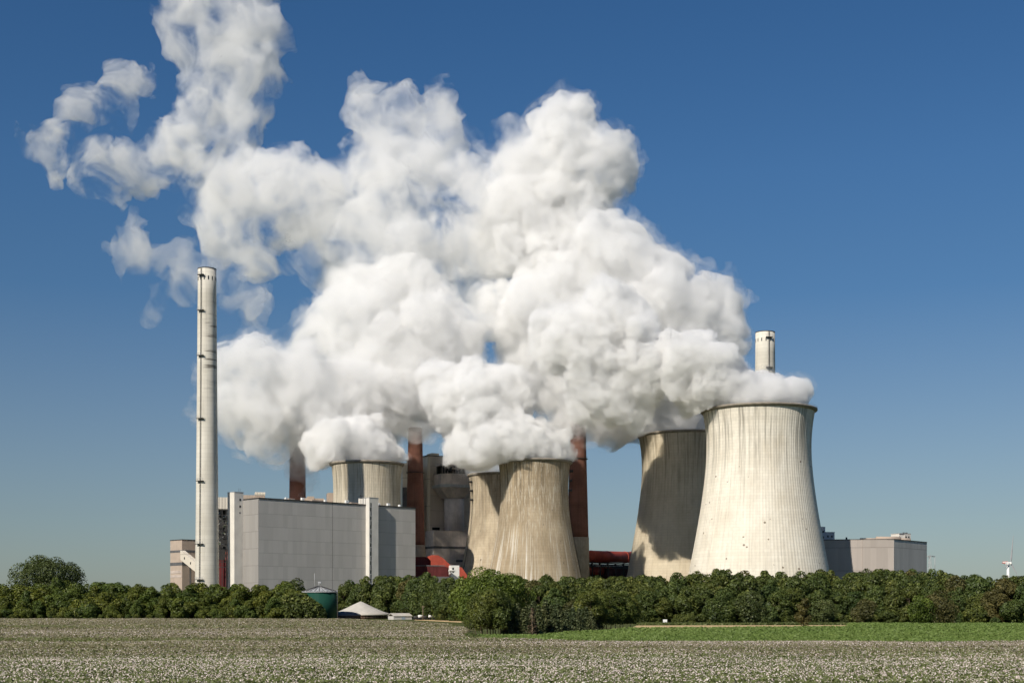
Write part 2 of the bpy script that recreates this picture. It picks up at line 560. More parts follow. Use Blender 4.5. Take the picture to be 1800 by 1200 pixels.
# ------------------------------------------------------------------ cooling towers
PROF_BIG = [(0, 48.8), (10, 46.4), (27.7, 42.9), (47.8, 39.0), (65.5, 35.9), (81.8, 33.6), (92, 32.5), (100.6, 32.0), (108, 32.0), (114.4, 32.4), (121, 33.2), (126.5, 34.2)]
PROF_MID = [(0, 34.6), (10, 32.6), (30, 28.7), (42, 26.2), (50.7, 24.5), (60, 23.0), (71, 21.9), (78, 21.6), (86, 21.7), (92, 22.1), (97.5, 22.9)]


def smooth_profile(prof, n):
    zs = np.array([p[0] for p in prof], float); rs = np.array([p[1] for p in prof], float)
    q = np.linspace(zs[0], zs[-1], n)
    r = np.interp(q, zs, rs)
    ker = np.array([1, 4, 6, 4, 1.]); ker /= ker.sum()
    for _ in range(6):
        e = np.concatenate([[2 * r[0] - r[2], 2 * r[0] - r[1]], r, [2 * r[-1] - r[-2], 2 * r[-1] - r[-3]]])
        r = np.convolve(e, ker, 'valid')
    return q, r


def cooling_tower(loc, prof, mshell, label, ribs, rim_w, ladder_ang=None, rz=0.0):
    root = empty('cooling_tower', loc, rz, label=label, cat='cooling tower', group='cooling towers of the power station')
    q, r = smooth_profile(prof, 64)
    n = ribs * 6
    k = np.arange(n)
    a = 2 * np.pi * k / n
    rib = np.array([.0, .0, .0, .05, .075, .05])[k % 6] * (r.mean() / 34 + .3)
    V, Q = [], []
    rr = r[:, None] + rib[None, :]
    V.append(np.stack([rr * np.cos(a), rr * np.sin(a), np.repeat(q[:, None], n, 1)], -1).reshape(-1, 3))
    i, j = np.meshgrid(np.arange(len(q) - 1), k, indexing='ij')
    Q.append(np.stack([i * n + j, i * n + (j + 1) % n, (i + 1) * n + (j + 1) % n, (i + 1) * n + j], -1).reshape(-1, 4))
    me = np_mesh('shell', V[0], Q[0], [mshell], True)
    link('shell', me, root)
    zt, rt = q[-1], r[-1]
    # inside of the shell
    inn = MB()
    inn.lathe([(r[i] - .7, q[i]) for i in range(len(q) - 1, -1, -3)], 96, cap=False)
    inn.build('inner_wall', MAT['inner'], root)
    rim = MB()
    rim.lathe([(rt - .71, zt - .6), (rt + .25, zt - .6), (rt + rim_w * .5, zt - .25), (rt + rim_w, zt + .35), (rt + rim_w, zt + 1.25), (rt - .71, zt + 1.25), (rt - .71, zt - .6)], 160, cap=False)
    ro = rim.build('rim', MAT['rim'], root)
    rl = MB()                                       # hand rail on the rim
    for z in (1.75, 2.25):
        rl.tube([((rt + rim_w * .9) * math.cos(t), (rt + rim_w * .9) * math.sin(t), zt + z) for t in np.linspace(0, 2 * math.pi, 97)], .05, 4)
    rl.build('handrail', MAT['steel'], ro)
    if ladder_ang is not None:
        L = MB(); ca, sa = math.cos(ladder_ang), math.sin(ladder_ang)
        for off in (-.45, .45):
            L.tube([((r[i] + .7) * ca - sa * off, (r[i] + .7) * sa + ca * off, q[i]) for i in range(0, len(q), 3)], .10, 4)
        for i in range(len(q) - 1):
            L.tube([((r[i] + .7) * ca + sa * .45, (r[i] + .7) * sa - ca * .45, q[i]), ((r[i] + .7) * ca - sa * .45, (r[i] + .7) * sa + ca * .45, q[i])], .06, 4)
        lo = L.build('ladder', MAT['dark'], root)
        for f in (.84, .9, .96):
            i = int(f * (len(q) - 1)); b = r[i] + .3
            p = MB()
            p.tube([(b * ca, b * sa, q[i]), ((b + 2.2) * ca, (b + 2.2) * sa, q[i] + .1)], .8, 4)
            p.tube([((b + 2) * ca, (b + 2) * sa, q[i]), ((b + 2) * ca, (b + 2) * sa, q[i] + 2)], .12, 4)
            p.build('platform', MAT['dark'], lo)
    return root


T_BIG = (gx(1333.5, 850), 850, 0)
T_REAR = (gx(1208, 973), 973, 0)
T_MID = (gx(939.5, 877), 877, 0)
T_MID2 = (gx(881, 963), 963, 0)
T_LEFT = (gx(645, 888), 888, 0)
cooling_tower(T_BIG, PROF_BIG, MAT['tower_pale'], 'largest pale cooling tower, its rim hiding the lower part of a concrete chimney', 120, 1.7, R(58))
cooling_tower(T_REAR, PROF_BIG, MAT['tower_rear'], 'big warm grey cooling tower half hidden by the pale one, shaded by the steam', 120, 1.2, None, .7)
cooling_tower(T_MID, PROF_MID, MAT['tower_brown'], 'brown streaked cooling tower with white lime runs, behind the round green tree', 110, 1.6, R(2))
cooling_tower(T_MID2, PROF_MID, MAT['tower_mottled'], 'mottled cooling tower half hidden by the brown streaked one, beside the boiler house', 110, 1.2, R(183), .4)
cooling_tower(T_LEFT, PROF_MID, MAT['tower_grey'], 'cooling tower rising behind the grey hall with a slanting chimney shadow on it', 110, 1.4, R(-5), .9)


# ------------------------------------------------------------------ chimneys
def concrete_chimney(loc, H, rt, rb, label, plat_z, lad_deg, base_dark=False):
    root = empty('concrete_chimney', loc, 0, label=label, cat='chimney', group='concrete chimneys')
    s = MB()
    n = 14
    s.lathe([(rb + (rt - rb) * (i / n) ** .8, H * i / n) for i in range(n + 1)] + [(rt - .5, H), (rt - .5, H - 6)], 64, cap=True)
    s.build('shaft', MAT['shaft'], root)
    e = MB(); e.lathe([(rt - .45, H - .05), (rt + .12, H - .05), (rt + .12, H + .4), (rt - .45, H + .4), (rt - .45, H - .05)], 64, cap=False)
    e.build('rim', MAT['dark'], root)
    rad = lambda z: rb + (rt - rb) * (z / H) ** .8
    a0 = R(lad_deg)
    L = MB()
    for off in (-.28, .28):
        L.tube([((rad(z) + .35) * math.cos(a0) - math.sin(a0) * off, (rad(z) + .35) * math.sin(a0) + math.cos(a0) * off, z) for z in np.linspace(3, H, 24)], .10, 4)
    for z in np.arange(4, H, 1.4):
        ca, sa = math.cos(a0), math.sin(a0); q = rad(z) + .35
        L.tube([(q * ca + sa * .3, q * sa - ca * .3, z), (q * ca - sa * .3, q * sa + ca * .3, z)], .07, 4)
    L.build('ladder', MAT['dark'], root)
    for z in plat_z:
        p = MB(); q = rad(z) - .1
        w = .32
        arc = [a0 + t for t in np.linspace(-w, w, 7)]
        poly = [((q) * math.cos(t), (q) * math.sin(t)) for t in arc] + [((q + 1.7) * math.cos(t), (q + 1.7) * math.sin(t)) for t in reversed(arc)]
        p.prism(poly, z, z + .35)
        po = p.build('platform', MAT['dark'], root)
        rl = MB()
        for zz in (.9, 1.5):
            rl.tube([((q + 1.65) * math.cos(t), (q + 1.65) * math.sin(t), z + zz) for t in arc], .06, 4)
        for t in arc[::2]:
            rl.tube([((q + 1.65) * math.cos(t), (q + 1.65) * math.sin(t), z + .3), ((q + 1.65) * math.cos(t), (q + 1.65) * math.sin(t), z + 1.5)], .06, 4)
        rl.build('railing', MAT['steel'], po)
    for j in range(14):
        t = 2 * math.pi * (j + .3) / 14
        v = MB(); z = H - 6.6
        c, s_ = math.cos(t), math.sin(t); q0, q1 = rad(z) - .3, rad(z) + .06; h = .32
        vs = []
        for q in (q0, q1):
            for (o, zz) in ((-h, z), (h, z), (h, z + 2.2), (-h, z + 2.2)):
                vs.append((q * c - s_ * o, q * s_ + c * o, zz))
        v.add(vs, [(4, 5, 6, 7), (0, 1, 5, 4), (1, 2, 6, 5), (2, 3, 7, 6), (3, 0, 4, 7)])
        v.build('vent_opening', MAT['window'], root)
    return root


CH_L = (gx(364, 765), 765, 0)
concrete_chimney(CH_L, gz(474, 765), 5.05, 6.9, 'tall slender concrete chimney standing before the grey hall, seen down to the hedge',
                 [gz(y, 765) for y in (487, 549, 628, 738, 847, 957, 1019)], -114)
CH_R = (gx(1345, 940), 940, 0)
concrete_chimney(CH_R, gz(585, 940), 6.6, 8.6, 'concrete chimney top showing above the largest cooling tower and its steam',
                 [gz(y, 940) for y in (596, 649, 720, 800)], -78)


def brick_chimney(loc, H, rt, rb, label, base_h, ring_z, shape=''):
    root = empty('brick_chimney', loc, 0, label=label, cat='chimney', group='brick chimneys')
    s = MB()
    s.lathe([(rb + (rt - rb) * (z - base_h) / (H - base_h), z) for z in np.linspace(base_h, H, 16)] + [(rt - .6, H), (rt - .6, H - 5)], 48)
    s.build('shaft', MAT['brick'], root)
    b = MB(); q = rb + .25
    b.lathe([(q + .9, 0), (q, base_h - 1), (q, base_h)], 48)
    b.build('base', MAT['stack_base'], root)
    for z in ring_z:
        q = rb + (rt - rb) * (z - base_h) / (H - base_h)
        g = MB(); g.lathe([(q - .1, z), (q + .9, z), (q + .9, z + .4), (q - .1, z + .4)], 48, cap=False)
        g.tube([((q + .85) * math.cos(t), (q + .85) * math.sin(t), z + 1.4) for t in np.linspace(0, 2 * math.pi, 49)], .06, 4)
        g.build('gallery', MAT['dark'], root)
    return root


brick_chimney((gx(523, 950), 950, 0), gz(748, 950), 5.1, 6.2, 'red brown chimney rising behind the grey hall, wrapped in drifting steam', 40, [gz(812, 950)])
brick_chimney((gx(730, 940), 940, 0), gz(752, 940), 4.7, 6.6, 'red brown chimney standing before the boiler house and behind the grey hall end', gz(958, 940), [gz(831, 940)])
brick_chimney((gx(1016, 955), 955, 0), gz(742, 955), 5.3, 7.4, 'red brown chimney beside the brown streaked cooling tower, sooty at its top', gz(944, 955), [gz(807, 955)])

# ------------------------------------------------------------------ the grey hall
HR = R(43)
hall = empty('turbine_hall', (-141, 760, 0), HR, label='huge windowless grey clad hall with two white stair towers, behind the hedge', cat='industrial building')
HH = 65.8
MB().box(0, 111.9, 0, 23.5, 0, HH).build('wall', MAT['hall'], hall)
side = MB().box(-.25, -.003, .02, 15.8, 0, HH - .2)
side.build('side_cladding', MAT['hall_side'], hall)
c = MB()
c.box(-.2, 112.1, -.25, .45, HH, HH + .7).box(-.2, .45, .45, 23.7, HH, HH + .7).box(111.4, 112.1, .45, 23.7, HH, HH + .7).box(.45, 111.4, 23.2, 23.7, HH, HH + .7)
c.build('roof_edge', MAT['dark'], hall)
MB().box(.45, 111.4, .45, 23.2, HH, HH + .25).build('roof', MAT['roof'], hall)
for (u, w, h) in ((31, 1.6, 1.3), (47, 1.2, .9), (62, 2.0, 1.5), (86, 1.2, 1.1), (93, 1.8, 1.3), (102, 1.0, .9), (20, 1.0, .8)):
    MB().box(u, u + w, 3.0, 4.6, HH + .25, HH + 1.2 + h).build('roof_vent', MAT['white_paint'], hall)
for (u, w) in ((24, 4), (40, 9), (68, 5)):
    MB().box(u, u + w, 6, 14, HH + .25, HH + 1.9).build('roof_light', MAT['beige'], hall)
for u in (71.5, 72.8):
    a = MB().tube([(u, 2, HH + .2), (u, 2, HH + 6.5)], .12, 5).tube([(u - .7, 2, HH + 5.6), (u + .7, 2, HH + 5.6)], .09, 4).tube([(u - .7, 2, HH + 4.4), (u + .7, 2, HH + 4.4)], .09, 4)
    a.build('aerial', MAT['dark'], hall)
# stair tower that breaks through the long front
st = MB().box(74.1, 80.9, -3.37, -.01, 0, 70.2)
sto = st.build('stair_tower', MAT['white'], hall)
MB().box(74.1, 80.9, .5, 7.2, HH + .3, 70.2).build('stair_head', MAT['white'], hall)
MB().box(73.95, 81.05, -3.5, 7.35, 70.2, 70.5).build('parapet', MAT['steel'], hall)
for i in range(24):
    z = 4 + i * 2.65
    MB().box(74.75 + (.25 if i % 2 else 0), 75.75, -3.42, -3.3, z, z + (2.35 if i % 3 else 2.6)).build('window', MAT['window'], sto)
# stair tower at the left end
st2 = MB().box(-5.9, 0, 15.82, 23, 0, 70.0).build('stair_tower', MAT['white'], hall)
MB().box(-6.0, .1, 15.7, 23.1, 70.0, 70.4).build('parapet', MAT['steel'], hall)
for z, s in ((66.0, 1.05), (62.2, 1.0), (58.6, .7)):
    MB().box(-2.6, -2.6 + s, 15.76, 15.9, z - s * .6, z + s * .6).build('window', MAT['window'], st2)
for u in (-1.8, -.8):
    MB().tube([(u, 18, 70.4), (u, 18, 72.5)], .08, 4).build('aerial', MAT['dark'], hall)

# boiler house roofs that show above the grey hall
bh = empty('bunker_building', (gx(428, 905), 905, 0), R(12), label='brown roofed block with roof boxes just showing above the grey hall', cat='industrial building')
MB().box(0, 62, 0, 30, 0, 74.5).build('wall', MAT['boiler'], bh)
MB().box(-.4, 14, -.6, 30, 74.5, 79.8).build('roof_house', MAT['beige'], bh)
MB().box(7.5, 14.2, -1.0, 10, 79.8, 81.8).build('roof_house', MAT['boiler_light'], bh)
for (u0, u1, h) in ((18, 29, 77), (38, 53, 78.4), (42, 46.5, 79.6), (55.5, 59.6, 82.2)):
    MB().box(u0, u1, -.5 if h < 79 else -.9, 12, 74.5, h).build('roof_house', MAT['beige'], bh)

# open steel structure seen between the tall chimney and the hall's stair tower
sf = empty('boiler_scaffold', (gx(376, 840), 840, 0), R(20), label='open steel boiler frame with pipes between the tall chimney and the white stair tower', cat='steel frame')
fr = MB()
for x in np.arange(0, 15.1, 2.5):
    for y in (0, 8):
        fr.box(x - .22, x + .22, y - .22, y + .22, 0, 66)
for z in np.arange(30, 66, 3.2):
    for y in (0, 8):
        fr.box(-.2, 15.2, y - .24, y + .24, z, z + .4)
fr.build('frame', MAT['dark'], sf)
rnd = random.Random(4)
for i in range(40):
    z = rnd.uniform(42, 65); x = rnd.uniform(0, 12)
    MB().tube([(x, 1 + rnd.random() * 5, z), (x + rnd.uniform(1, 3.2), 1 + rnd.random() * 5, z + rnd.uniform(-1, 2.4))], rnd.uniform(.15, .4), 6).build('pipe', MAT['steel'], sf)
pgreen = weathered('pale_green_paint', (.34, .36, .22), .2)
for i in range(16):
    z = rnd.uniform(42, 64); x = rnd.uniform(0, 12)
    MB().box(x, x + rnd.uniform(.6, 1.8), .4, 1.6, z, z + rnd.uniform(.5, 1.4)).build('valve_box', pgreen, sf)
MB().box(-.5, 15.5, -.5, 9, 66, 73.2).build('roof_house', MAT['boiler_light'], sf)
MB().box(-.3, 15.3, 7, 8.6, 34, 66).build('dark_backing', MAT['dark'], sf)

# low beige building on the far side of the tall chimney
be = empty('coal_building', (gx(320, 900), 900, 0), HR, label='beige panelled building with dark bands behind the tall chimney', cat='industrial building')
BH = gz(948.5, 900)
MB().box(0, 60, 0, 15.5, 0, BH).build('wall', MAT['beige'], be)
MB().box(-.2, 60.2, -.2, 15.7, BH, BH + .5).build('roof_edge', MAT['dark'], be)
for (z0, z1) in ((gz(970, 900), gz(966, 900)), (gz(993, 900), gz(987.5, 900))):
    MB().box(-.12, 60.1, -.12, 15.62, z0, z1).build('band', MAT['band'], be)
for (z0, z1) in ((gz(1006.5, 900), gz(1002, 900)), (gz(1014, 900), gz(1010, 900))):
    lv = MB()
    for i in range(12):
        lv.box(-.2, -.02, .8 + i * 1.2, 1.7 + i * 1.2, z0, z1)
    lv.build('louvre_row', MAT['boiler_grey'], be)
cv = empty('conveyor_bridge', at(321, 975, 893), 0, label='sloping grey conveyor bridge between the beige building and the tall chimney', cat='conveyor')
e0, e1 = Vector((0, 0, 0)), Vector((gx(352, 872) - gx(321, 893), -21, gz(1000, 872) - gz(975, 893)))
d = (e1 - e0); wv = Vector((d.y, -d.x, 0)).normalized() * 1.6; hv = Vector((0, 0, 3.0))
cm = MB()
vs = []
for p in (e0, e1):
    vs += [p + wv - hv, p - wv - hv, p - wv + hv, p + wv + hv]
cm.add([tuple(v) for v in vs], [(0, 1, 2, 3), (7, 6, 5, 4), (0, 4, 5, 1), (1, 5, 6, 2), (2, 6, 7, 3), (3, 7, 4, 0)])
cm.build('gallery', MAT['boiler_light'], cv)
for t in (.25, .6):
    q = e0 + d * t + wv * 1.02
    MB().box(q.x - .4, q.x + .4, q.y - .3, q.y + .3, q.z - .5, q.z + .9).build('window', MAT['window'], cv)
for t in (.45, .95):
    q = e0 + d * t
    MB().box(q.x - .5, q.x + .5, q.y - .5, q.y + .5, -cv.location.z, q.z - 2.6).build('support', MAT['dark'], cv)
rd = empty('red_silo', at(391, 1000, 850), 0, label='dark red steel casing between the tall chimney and the white stair tower', cat='duct')
MB().box(-4, 4, -3, 3, -rd.location.z, gz(984, 850) - rd.location.z).build('casing', weathered('deep_red_steel', (.10, .016, .018), .2), rd)
MB().box(2.6, 4.2, -3.4, -3.02, gz(984, 850) - rd.location.z, gz(966, 850) - rd.location.z).build('flue', MAT['red'], rd)

# ------------------------------------------------------------------ boiler house behind the mottled tower
DB = 1010
bo = empty('boiler_house', (gx(753, DB), DB, 0), R(28), label='tall brown grey boiler house with a round silo on its face, beside the mottled tower', cat='industrial building')
ZB = lambda py: gz(py, DB)
MB().box(0, 46, 0, 40, 0, ZB(801)).build('wall', MAT['boiler'], bo)
# ribbed flank; its sunlit paleness is put into the lighter cladding colour
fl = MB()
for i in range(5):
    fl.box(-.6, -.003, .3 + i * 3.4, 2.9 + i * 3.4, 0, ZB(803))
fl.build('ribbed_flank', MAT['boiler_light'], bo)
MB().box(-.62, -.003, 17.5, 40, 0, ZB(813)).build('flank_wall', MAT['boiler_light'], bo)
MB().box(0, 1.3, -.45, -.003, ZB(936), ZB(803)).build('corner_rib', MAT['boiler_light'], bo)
MB().box(-.9, 46.3, -.6, 40.3, ZB(801), ZB(799.5)).build('roof_edge', MAT['dark'], bo)
MB().box(5, 11, 5, 14, ZB(799.4), ZB(794)).build('roof_house', MAT['boiler_light'], bo)
si = MB(); scx, scy = 17.5, -7.5
si.lathe([(7.4, ZB(940)), (7.4, ZB(868))], 40, c=(scx, scy))
sio = si.build('silo', MAT['silo'], bo)
def oct_ring(r0x, r0y, z0, r1x, r1y, z1, mb):
    vs = []
    for rx_, ry_, z in ((r0x, r0y, z0), (r1x, r1y, z1)):
        for sx, sy in ((-1, -.55), (-.6, -1), (.6, -1), (1, -.55), (1, .9), (-1, .9)):
            vs.append((scx + rx_ * sx, scy + ry_ * sy, z))
    n = 6
    return mb.add(vs, [tuple(range(n - 1, -1, -1)), tuple(range(n, 2 * n))] + [(i, (i + 1) % n, n + (i + 1) % n, n + i) for i in range(n)])
hp = oct_ring(7.6, 7.6, ZB(876), 14.2, 11.5, ZB(858), MB())
hp.build('hopper', MAT['boiler_grey'], sio)
oct_ring(14.6, 11.9, ZB(858), 14.6, 11.9, ZB(853), MB()).build('ledge', MAT['steel'], sio)
oct_ring(13.2, 10.6, ZB(853), 13.2, 10.6, ZB(834), MB()).build('filter_house', MAT['boiler_grey'], sio)
mm = MB(); rr_ = random.Random(9)
for i in range(40):
    x = scx + rr_.uniform(-13, 12); y = scy + rr_.uniform(-10, 6); z = ZB(834) - .2
    mm.box(x, x + rr_.uniform(.6, 3), y, y + rr_.uniform(.6, 3), z, z + rr_.uniform(1.5, 8.0))
for i in range(14):
    x = scx + rr_.uniform(-13, 12); y = scy + rr_.uniform(-10, -6)
    mm.tube([(x, y, ZB(834)), (x + rr_.uniform(-3, 3), y, ZB(834) + rr_.uniform(4, 10))], .3, 5)
mm.build('machinery', MAT['dark'], sio)
dk = MB().box(scx - 14, scx - 3, scy - 9, scy + 3, ZB(820), ZB(817)).box(scx - 6, scx + 12, scy - 9, scy + 3, ZB(826), ZB(824))
for x in np.arange(scx - 14, scx + 11, 2.2):
    dk.box(x, x + .2, scy - 9, scy - 8.8, ZB(834), ZB(811))
dk.box(scx - 14, scx - 2, scy - 9.05, scy - 8.85, ZB(811), ZB(810.4))
dk.build('gantry', MAT['boiler_grey'], sio)
MB().box(3, 9, -.5, -.02, ZB(931), ZB(926)).build('doorway', MAT['window'], bo)
MB().box(-4, 36, -18, -.62, 0, ZB(934)).build('lower_block', MAT['boiler_grey'], bo)
MB().box(-4.15, 36.15, -18.15, -.6, ZB(965), ZB(961)).build('band', MAT['band'], bo)
MB().box(14, 36.15, -18.2, -.6, ZB(988), ZB(984)).build('band', MAT['band'], bo)
# darker annex between the left tower and the brick chimney
an = empty('boiler_annex', (gx(704, 1000), 1000, 0), R(10), label='pale grey annex strip between the hall tower steam and the brick chimney', cat='industrial building')
an['label'] = 'narrow pale grey block showing between the shadowed tower and the brick chimney'
MB().box(1.5, 14, 0, 20, 0, gz(813, 1000)).build('wall', MAT['boiler_light'], an)
MB().box(1.4, 4.6, -1.2, -.02, 0, gz(856, 1000)).build('dark_bay', MAT['band'], an)

# ------------------------------------------------------------------ red flue ducts
du = empty('flue_duct', (gx(730, 905), 905, 0), R(6), label='red steel flue duct with a rounded hood beside the grey hall end', cat='duct')
Z9 = lambda py: gz(py, 905)
X9 = lambda px: (px - 730) / F * 905
MB().profile_y([(X9(722), Z9(1020)), (X9(722), Z9(978)), (X9(748), Z9(978)), (X9(757), Z9(986)), (X9(757), Z9(1020))], 0, 14).build('casing', MAT['red_dark_shaded'], du)
MB().profile_y([(X9(757), Z9(993)), (X9(757), Z9(985.5)), (X9(750), Z9(978)), (X9(759), Z9(975)), (X9(770), Z9(975.6)), (X9(778), Z9(980)), (X9(797), Z9(998)), (X9(790), Z9(1000)), (X9(776), Z9(995))], -3, 12).build('hood', MAT['red'], du)
MB().profile_y([(X9(722), Z9(1015)), (X9(722), Z9(993.5)), (X9(783), Z9(995.5)), (X9(806), Z9(1007)), (X9(806), Z9(1015))], -5, 11).build('lower_casing', MAT['red_dark_shaded'], du)  # the hall's shadow on this casing is put into its darker red
MB().box(X9(722), X9(782), -5.25, -4.9, Z9(994.8), Z9(993.2)).build('rail', MAT['band'], du)
MB().box(X9(722), X9(806), -5.4, -4.9, Z9(1030), Z9(1013)).build('plinth', MAT['band'], du)
for px in (745, 766, 785):
    MB().box(X9(px), X9(px) + .35, -5.3, -4.95, Z9(1013), Z9(996)).build('stiffener', MAT['red_dark_shaded'], du)
wc = empty('white_cabin', (gx(793, 890), 890, 0), R(20), label='small white cabin at the foot of the red flue duct', cat='cabin')
MB().box(0, 5.6, 0, 5, 0, gz(993, 890)).build('wall', MAT['white_paint'], wc)
MB().box(-1, 2.2, -.4, 3, gz(1003, 890), gz(1001, 890)).build('ledge', MAT['white_paint'], wc)
MB().box(.8, 1.9, -.06, .02, gz(1006, 890), gz(997, 890)).build('window', MAT['window'], wc)
rb_ = empty('red_hopper', (gx(812, 915), 915, 0), 0, label='small red sloping duct end behind the white cabin', cat='duct')
MB().profile_y([(-3, 0), (-3, gz(995, 915)), (0, gz(997, 915)), (3.4, gz(1010, 915)), (3.4, 0)], 0, 6).build('casing', MAT['red'], rb_)

# big red pipes on a trestle
MAT['red_bright'] = weathered('bright_red_pipe_paint', (.46, .085, .052), .2, .15, .2, .55)
def pipe_run(name, p0, p1, rad, mat, label, flanges):
    p0, p1 = Vector(p0), Vector(p1)
    root = empty(name, (p0.x, p0.y, 0), 0, label=label, cat='pipe', group='red flue gas pipes')
    q0 = Vector((0, 0, p0.z)); q1 = Vector((p1.x - p0.x, p1.y - p0.y, p1.z))
    MB().tube([q0, q1], rad, 28).build('pipe_shell', mat, root)
    for t in flanges:
        c0 = q0.lerp(q1, t - .004); c1 = q0.lerp(q1, t + .004)
        MB().tube([c0, c1], rad + .18, 28).build('flange', mat, root)
    return root

pipe_run('red_pipe', at(995, 976, 985), at(1135, 980, 1050), 4.3, MAT['red_bright'], 'upper red pipe, wide and bright, running between the two cooling towers', (.14, .3, .5, .72, .8))
pipe_run('red_pipe', at(995, 1001, 978), at(1072, 1003, 1012), 3.1, MAT['red_bright'], 'lower red pipe on the trestle, shorter and shaded', (.3, .65, .97))
tr = empty('pipe_trestle', (gx(1005, 975), 975, 0), math.atan2(60, gx(1130, 1035) - gx(1005, 975)), label='dark steel trestle carrying the red pipes', cat='trestle')
tb = MB()
for x in np.arange(0, 82, 9.0):
    for y in (-4, 4):
        tb.box(x - .35, x + .35, y - .35, y + .35, 0, gz(988, 985))
    tb.tube([(x, -4, 12), (x + 9, -4, gz(990, 985))], .2, 4)
    tb.tube([(x + 9, -4, 12), (x, -4, gz(990, 985))], .2, 4)
tb.box(-2, 84, -4.6, 4.6, gz(988.5, 985), gz(987.3, 985))
tb.box(-2, 84, -4.8, -4.2, gz(996, 985), gz(994.5, 985))
tb.build('frame', MAT['dark'], tr)
MB().box(38, 84, -1, 5, 0, gz(997, 985)).build('back_casing', MAT['red_dark_shaded'], tr)
MB().box(-2, 84, 9, 10, 0, gz(988.5, 985)).build('dark_backing', MAT['band'], tr)  # added dark backing that shuts out the bright sky between the posts
for i, x in enumerate(np.arange(18, 52, 2.1)):
    h = .6 + .4 * ((i * 7) % 5) / 5
    MB().box(x, x + .4 + .3 * (i % 4), -4.9, -4.65, gz(993.0, 985) - h * .3, gz(993.0, 985) + h * .2).build('bright_bit', MAT['white_paint'], tr)  # light gaps and steam along the trestle, put in as small white boxes

# ------------------------------------------------------------------ hall on the far side
D2 = 885
fh = empty('cooling_hall', (gx(1571, D2), D2, 0), 0, label='long brown grey windowless hall partly shaded by the largest cooling tower', cat='industrial building')
Zh = gz(948, D2)
def fl_(px, D): return (gx(px, D) - fh.location.x, D - D2)
C0, L0, R0 = (0, 0), fl_(1440, 893), fl_(1629, 926)
M0 = fl_(1516, 888.0)
back = [(R0[0] - 40, R0[1] + 55), (L0[0] - 5, L0[1] + 55)]
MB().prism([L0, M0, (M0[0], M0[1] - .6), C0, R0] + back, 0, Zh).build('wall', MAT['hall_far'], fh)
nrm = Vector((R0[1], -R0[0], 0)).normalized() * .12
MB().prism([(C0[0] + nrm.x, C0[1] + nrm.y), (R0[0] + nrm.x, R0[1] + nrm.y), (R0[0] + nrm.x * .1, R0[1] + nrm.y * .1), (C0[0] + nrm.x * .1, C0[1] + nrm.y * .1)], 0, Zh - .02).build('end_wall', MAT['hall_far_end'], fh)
pe = MB(); pts = [L0, C0, R0]
for p, q in zip(pts, pts[1:]):
    dv = Vector((q[0] - p[0], q[1] - p[1], 0)); nv = Vector((dv.y, -dv.x, 0)).normalized() * .9
    pe.prism([(p[0] + nv.x * .3, p[1] + nv.y * .3), (q[0] + nv.x * .3, q[1] + nv.y * .3), (q[0] - nv.x, q[1] - nv.y), (p[0] - nv.x, p[1] - nv.y)], Zh + .002, Zh + .55)
pe.build('roof_edge', MAT['roof'], fh)
for (a_, b_, z1) in ((1512, 1550, 1.6), (1540, 1583, 2.6), (1575, 1600, 1.6)):
    x0, y0 = fl_(a_, D2 + 22); x1, y1 = fl_(b_, D2 + 22)
    MB().tube([(x0, y0, Zh + z1 - .9), (x1, y1, Zh + z1 - .9)], 1.5, 12).build('roof_vault', MAT['beige'], fh)
MB().box(fl_(1487, D2 + 8)[0], fl_(1487, D2 + 8)[0] + .9, 8, 9, Zh + .5, Zh + 2).build('roof_vent', MAT['dark'], fh)
rh = empty('roof_house', (gx(1590, 930), 930, 0), R(28), label='small white plant room on the roof of the brown grey hall', cat='plant room')
Zr = gz(937.5, 930)
MB().box(0, 5.6, 0, 8, Zh, Zr).build('wall', MAT['white_side'], rh)  # greyer tone of the white walls, shade put into the colour
MB().box(-4.7, 0, .4, 8, Zh, Zr - .2).build('sunlit_wall', MAT['white'], rh)  # lighter tone on the sunny side, sunlight put into the colour
MB().box(-4.8, 5.7, -.15, 8.2, Zr, Zr + .3).build('roof_edge', MAT['steel'], rh)
for x in (.8, 3.2):
    MB().box(x, x + 1.3, -.05, .05, Zr - 3.6, Zr - 1.7).build('window', MAT['window'], rh)
for x in (1, 3.5):
    MB().box(x, x + 1.2, 2, 3, Zr + .3, Zr + 1.0).build('roof_vent', MAT['dark'], rh)
wb = empty('white_block', (gx(1436, 960), 960, 0), R(14), label='white stepped block with dark windows between the largest tower and the brown grey hall', cat='industrial building')
Z6 = lambda py: gz(py, 960)
MB().box(-6, 6.4, 0, 14, 0, Z6(925)).build('wall', MAT['white_side'], wb)
MB().box(6.4, 14.0, .8, 14, 0, Z6(935)).build('wing', MAT['white_side'], wb)
MB().box(6.4, 14.2, .6, 14.2, Z6(935), Z6(934)).build('roof_edge', MAT['steel'], wb)
for (x, y, z) in ((1.5, 0, 934), (4.2, 0, 934), (1.5, 0, 944), (4.2, 0, 944), (8.2, .8, 942), (11.3, .8, 942)):
    MB().box(x, x + 1.3, y - .06, y + .05, Z6(z + 1.7), Z6(z - 2)).build('window', MAT['window'], wb)

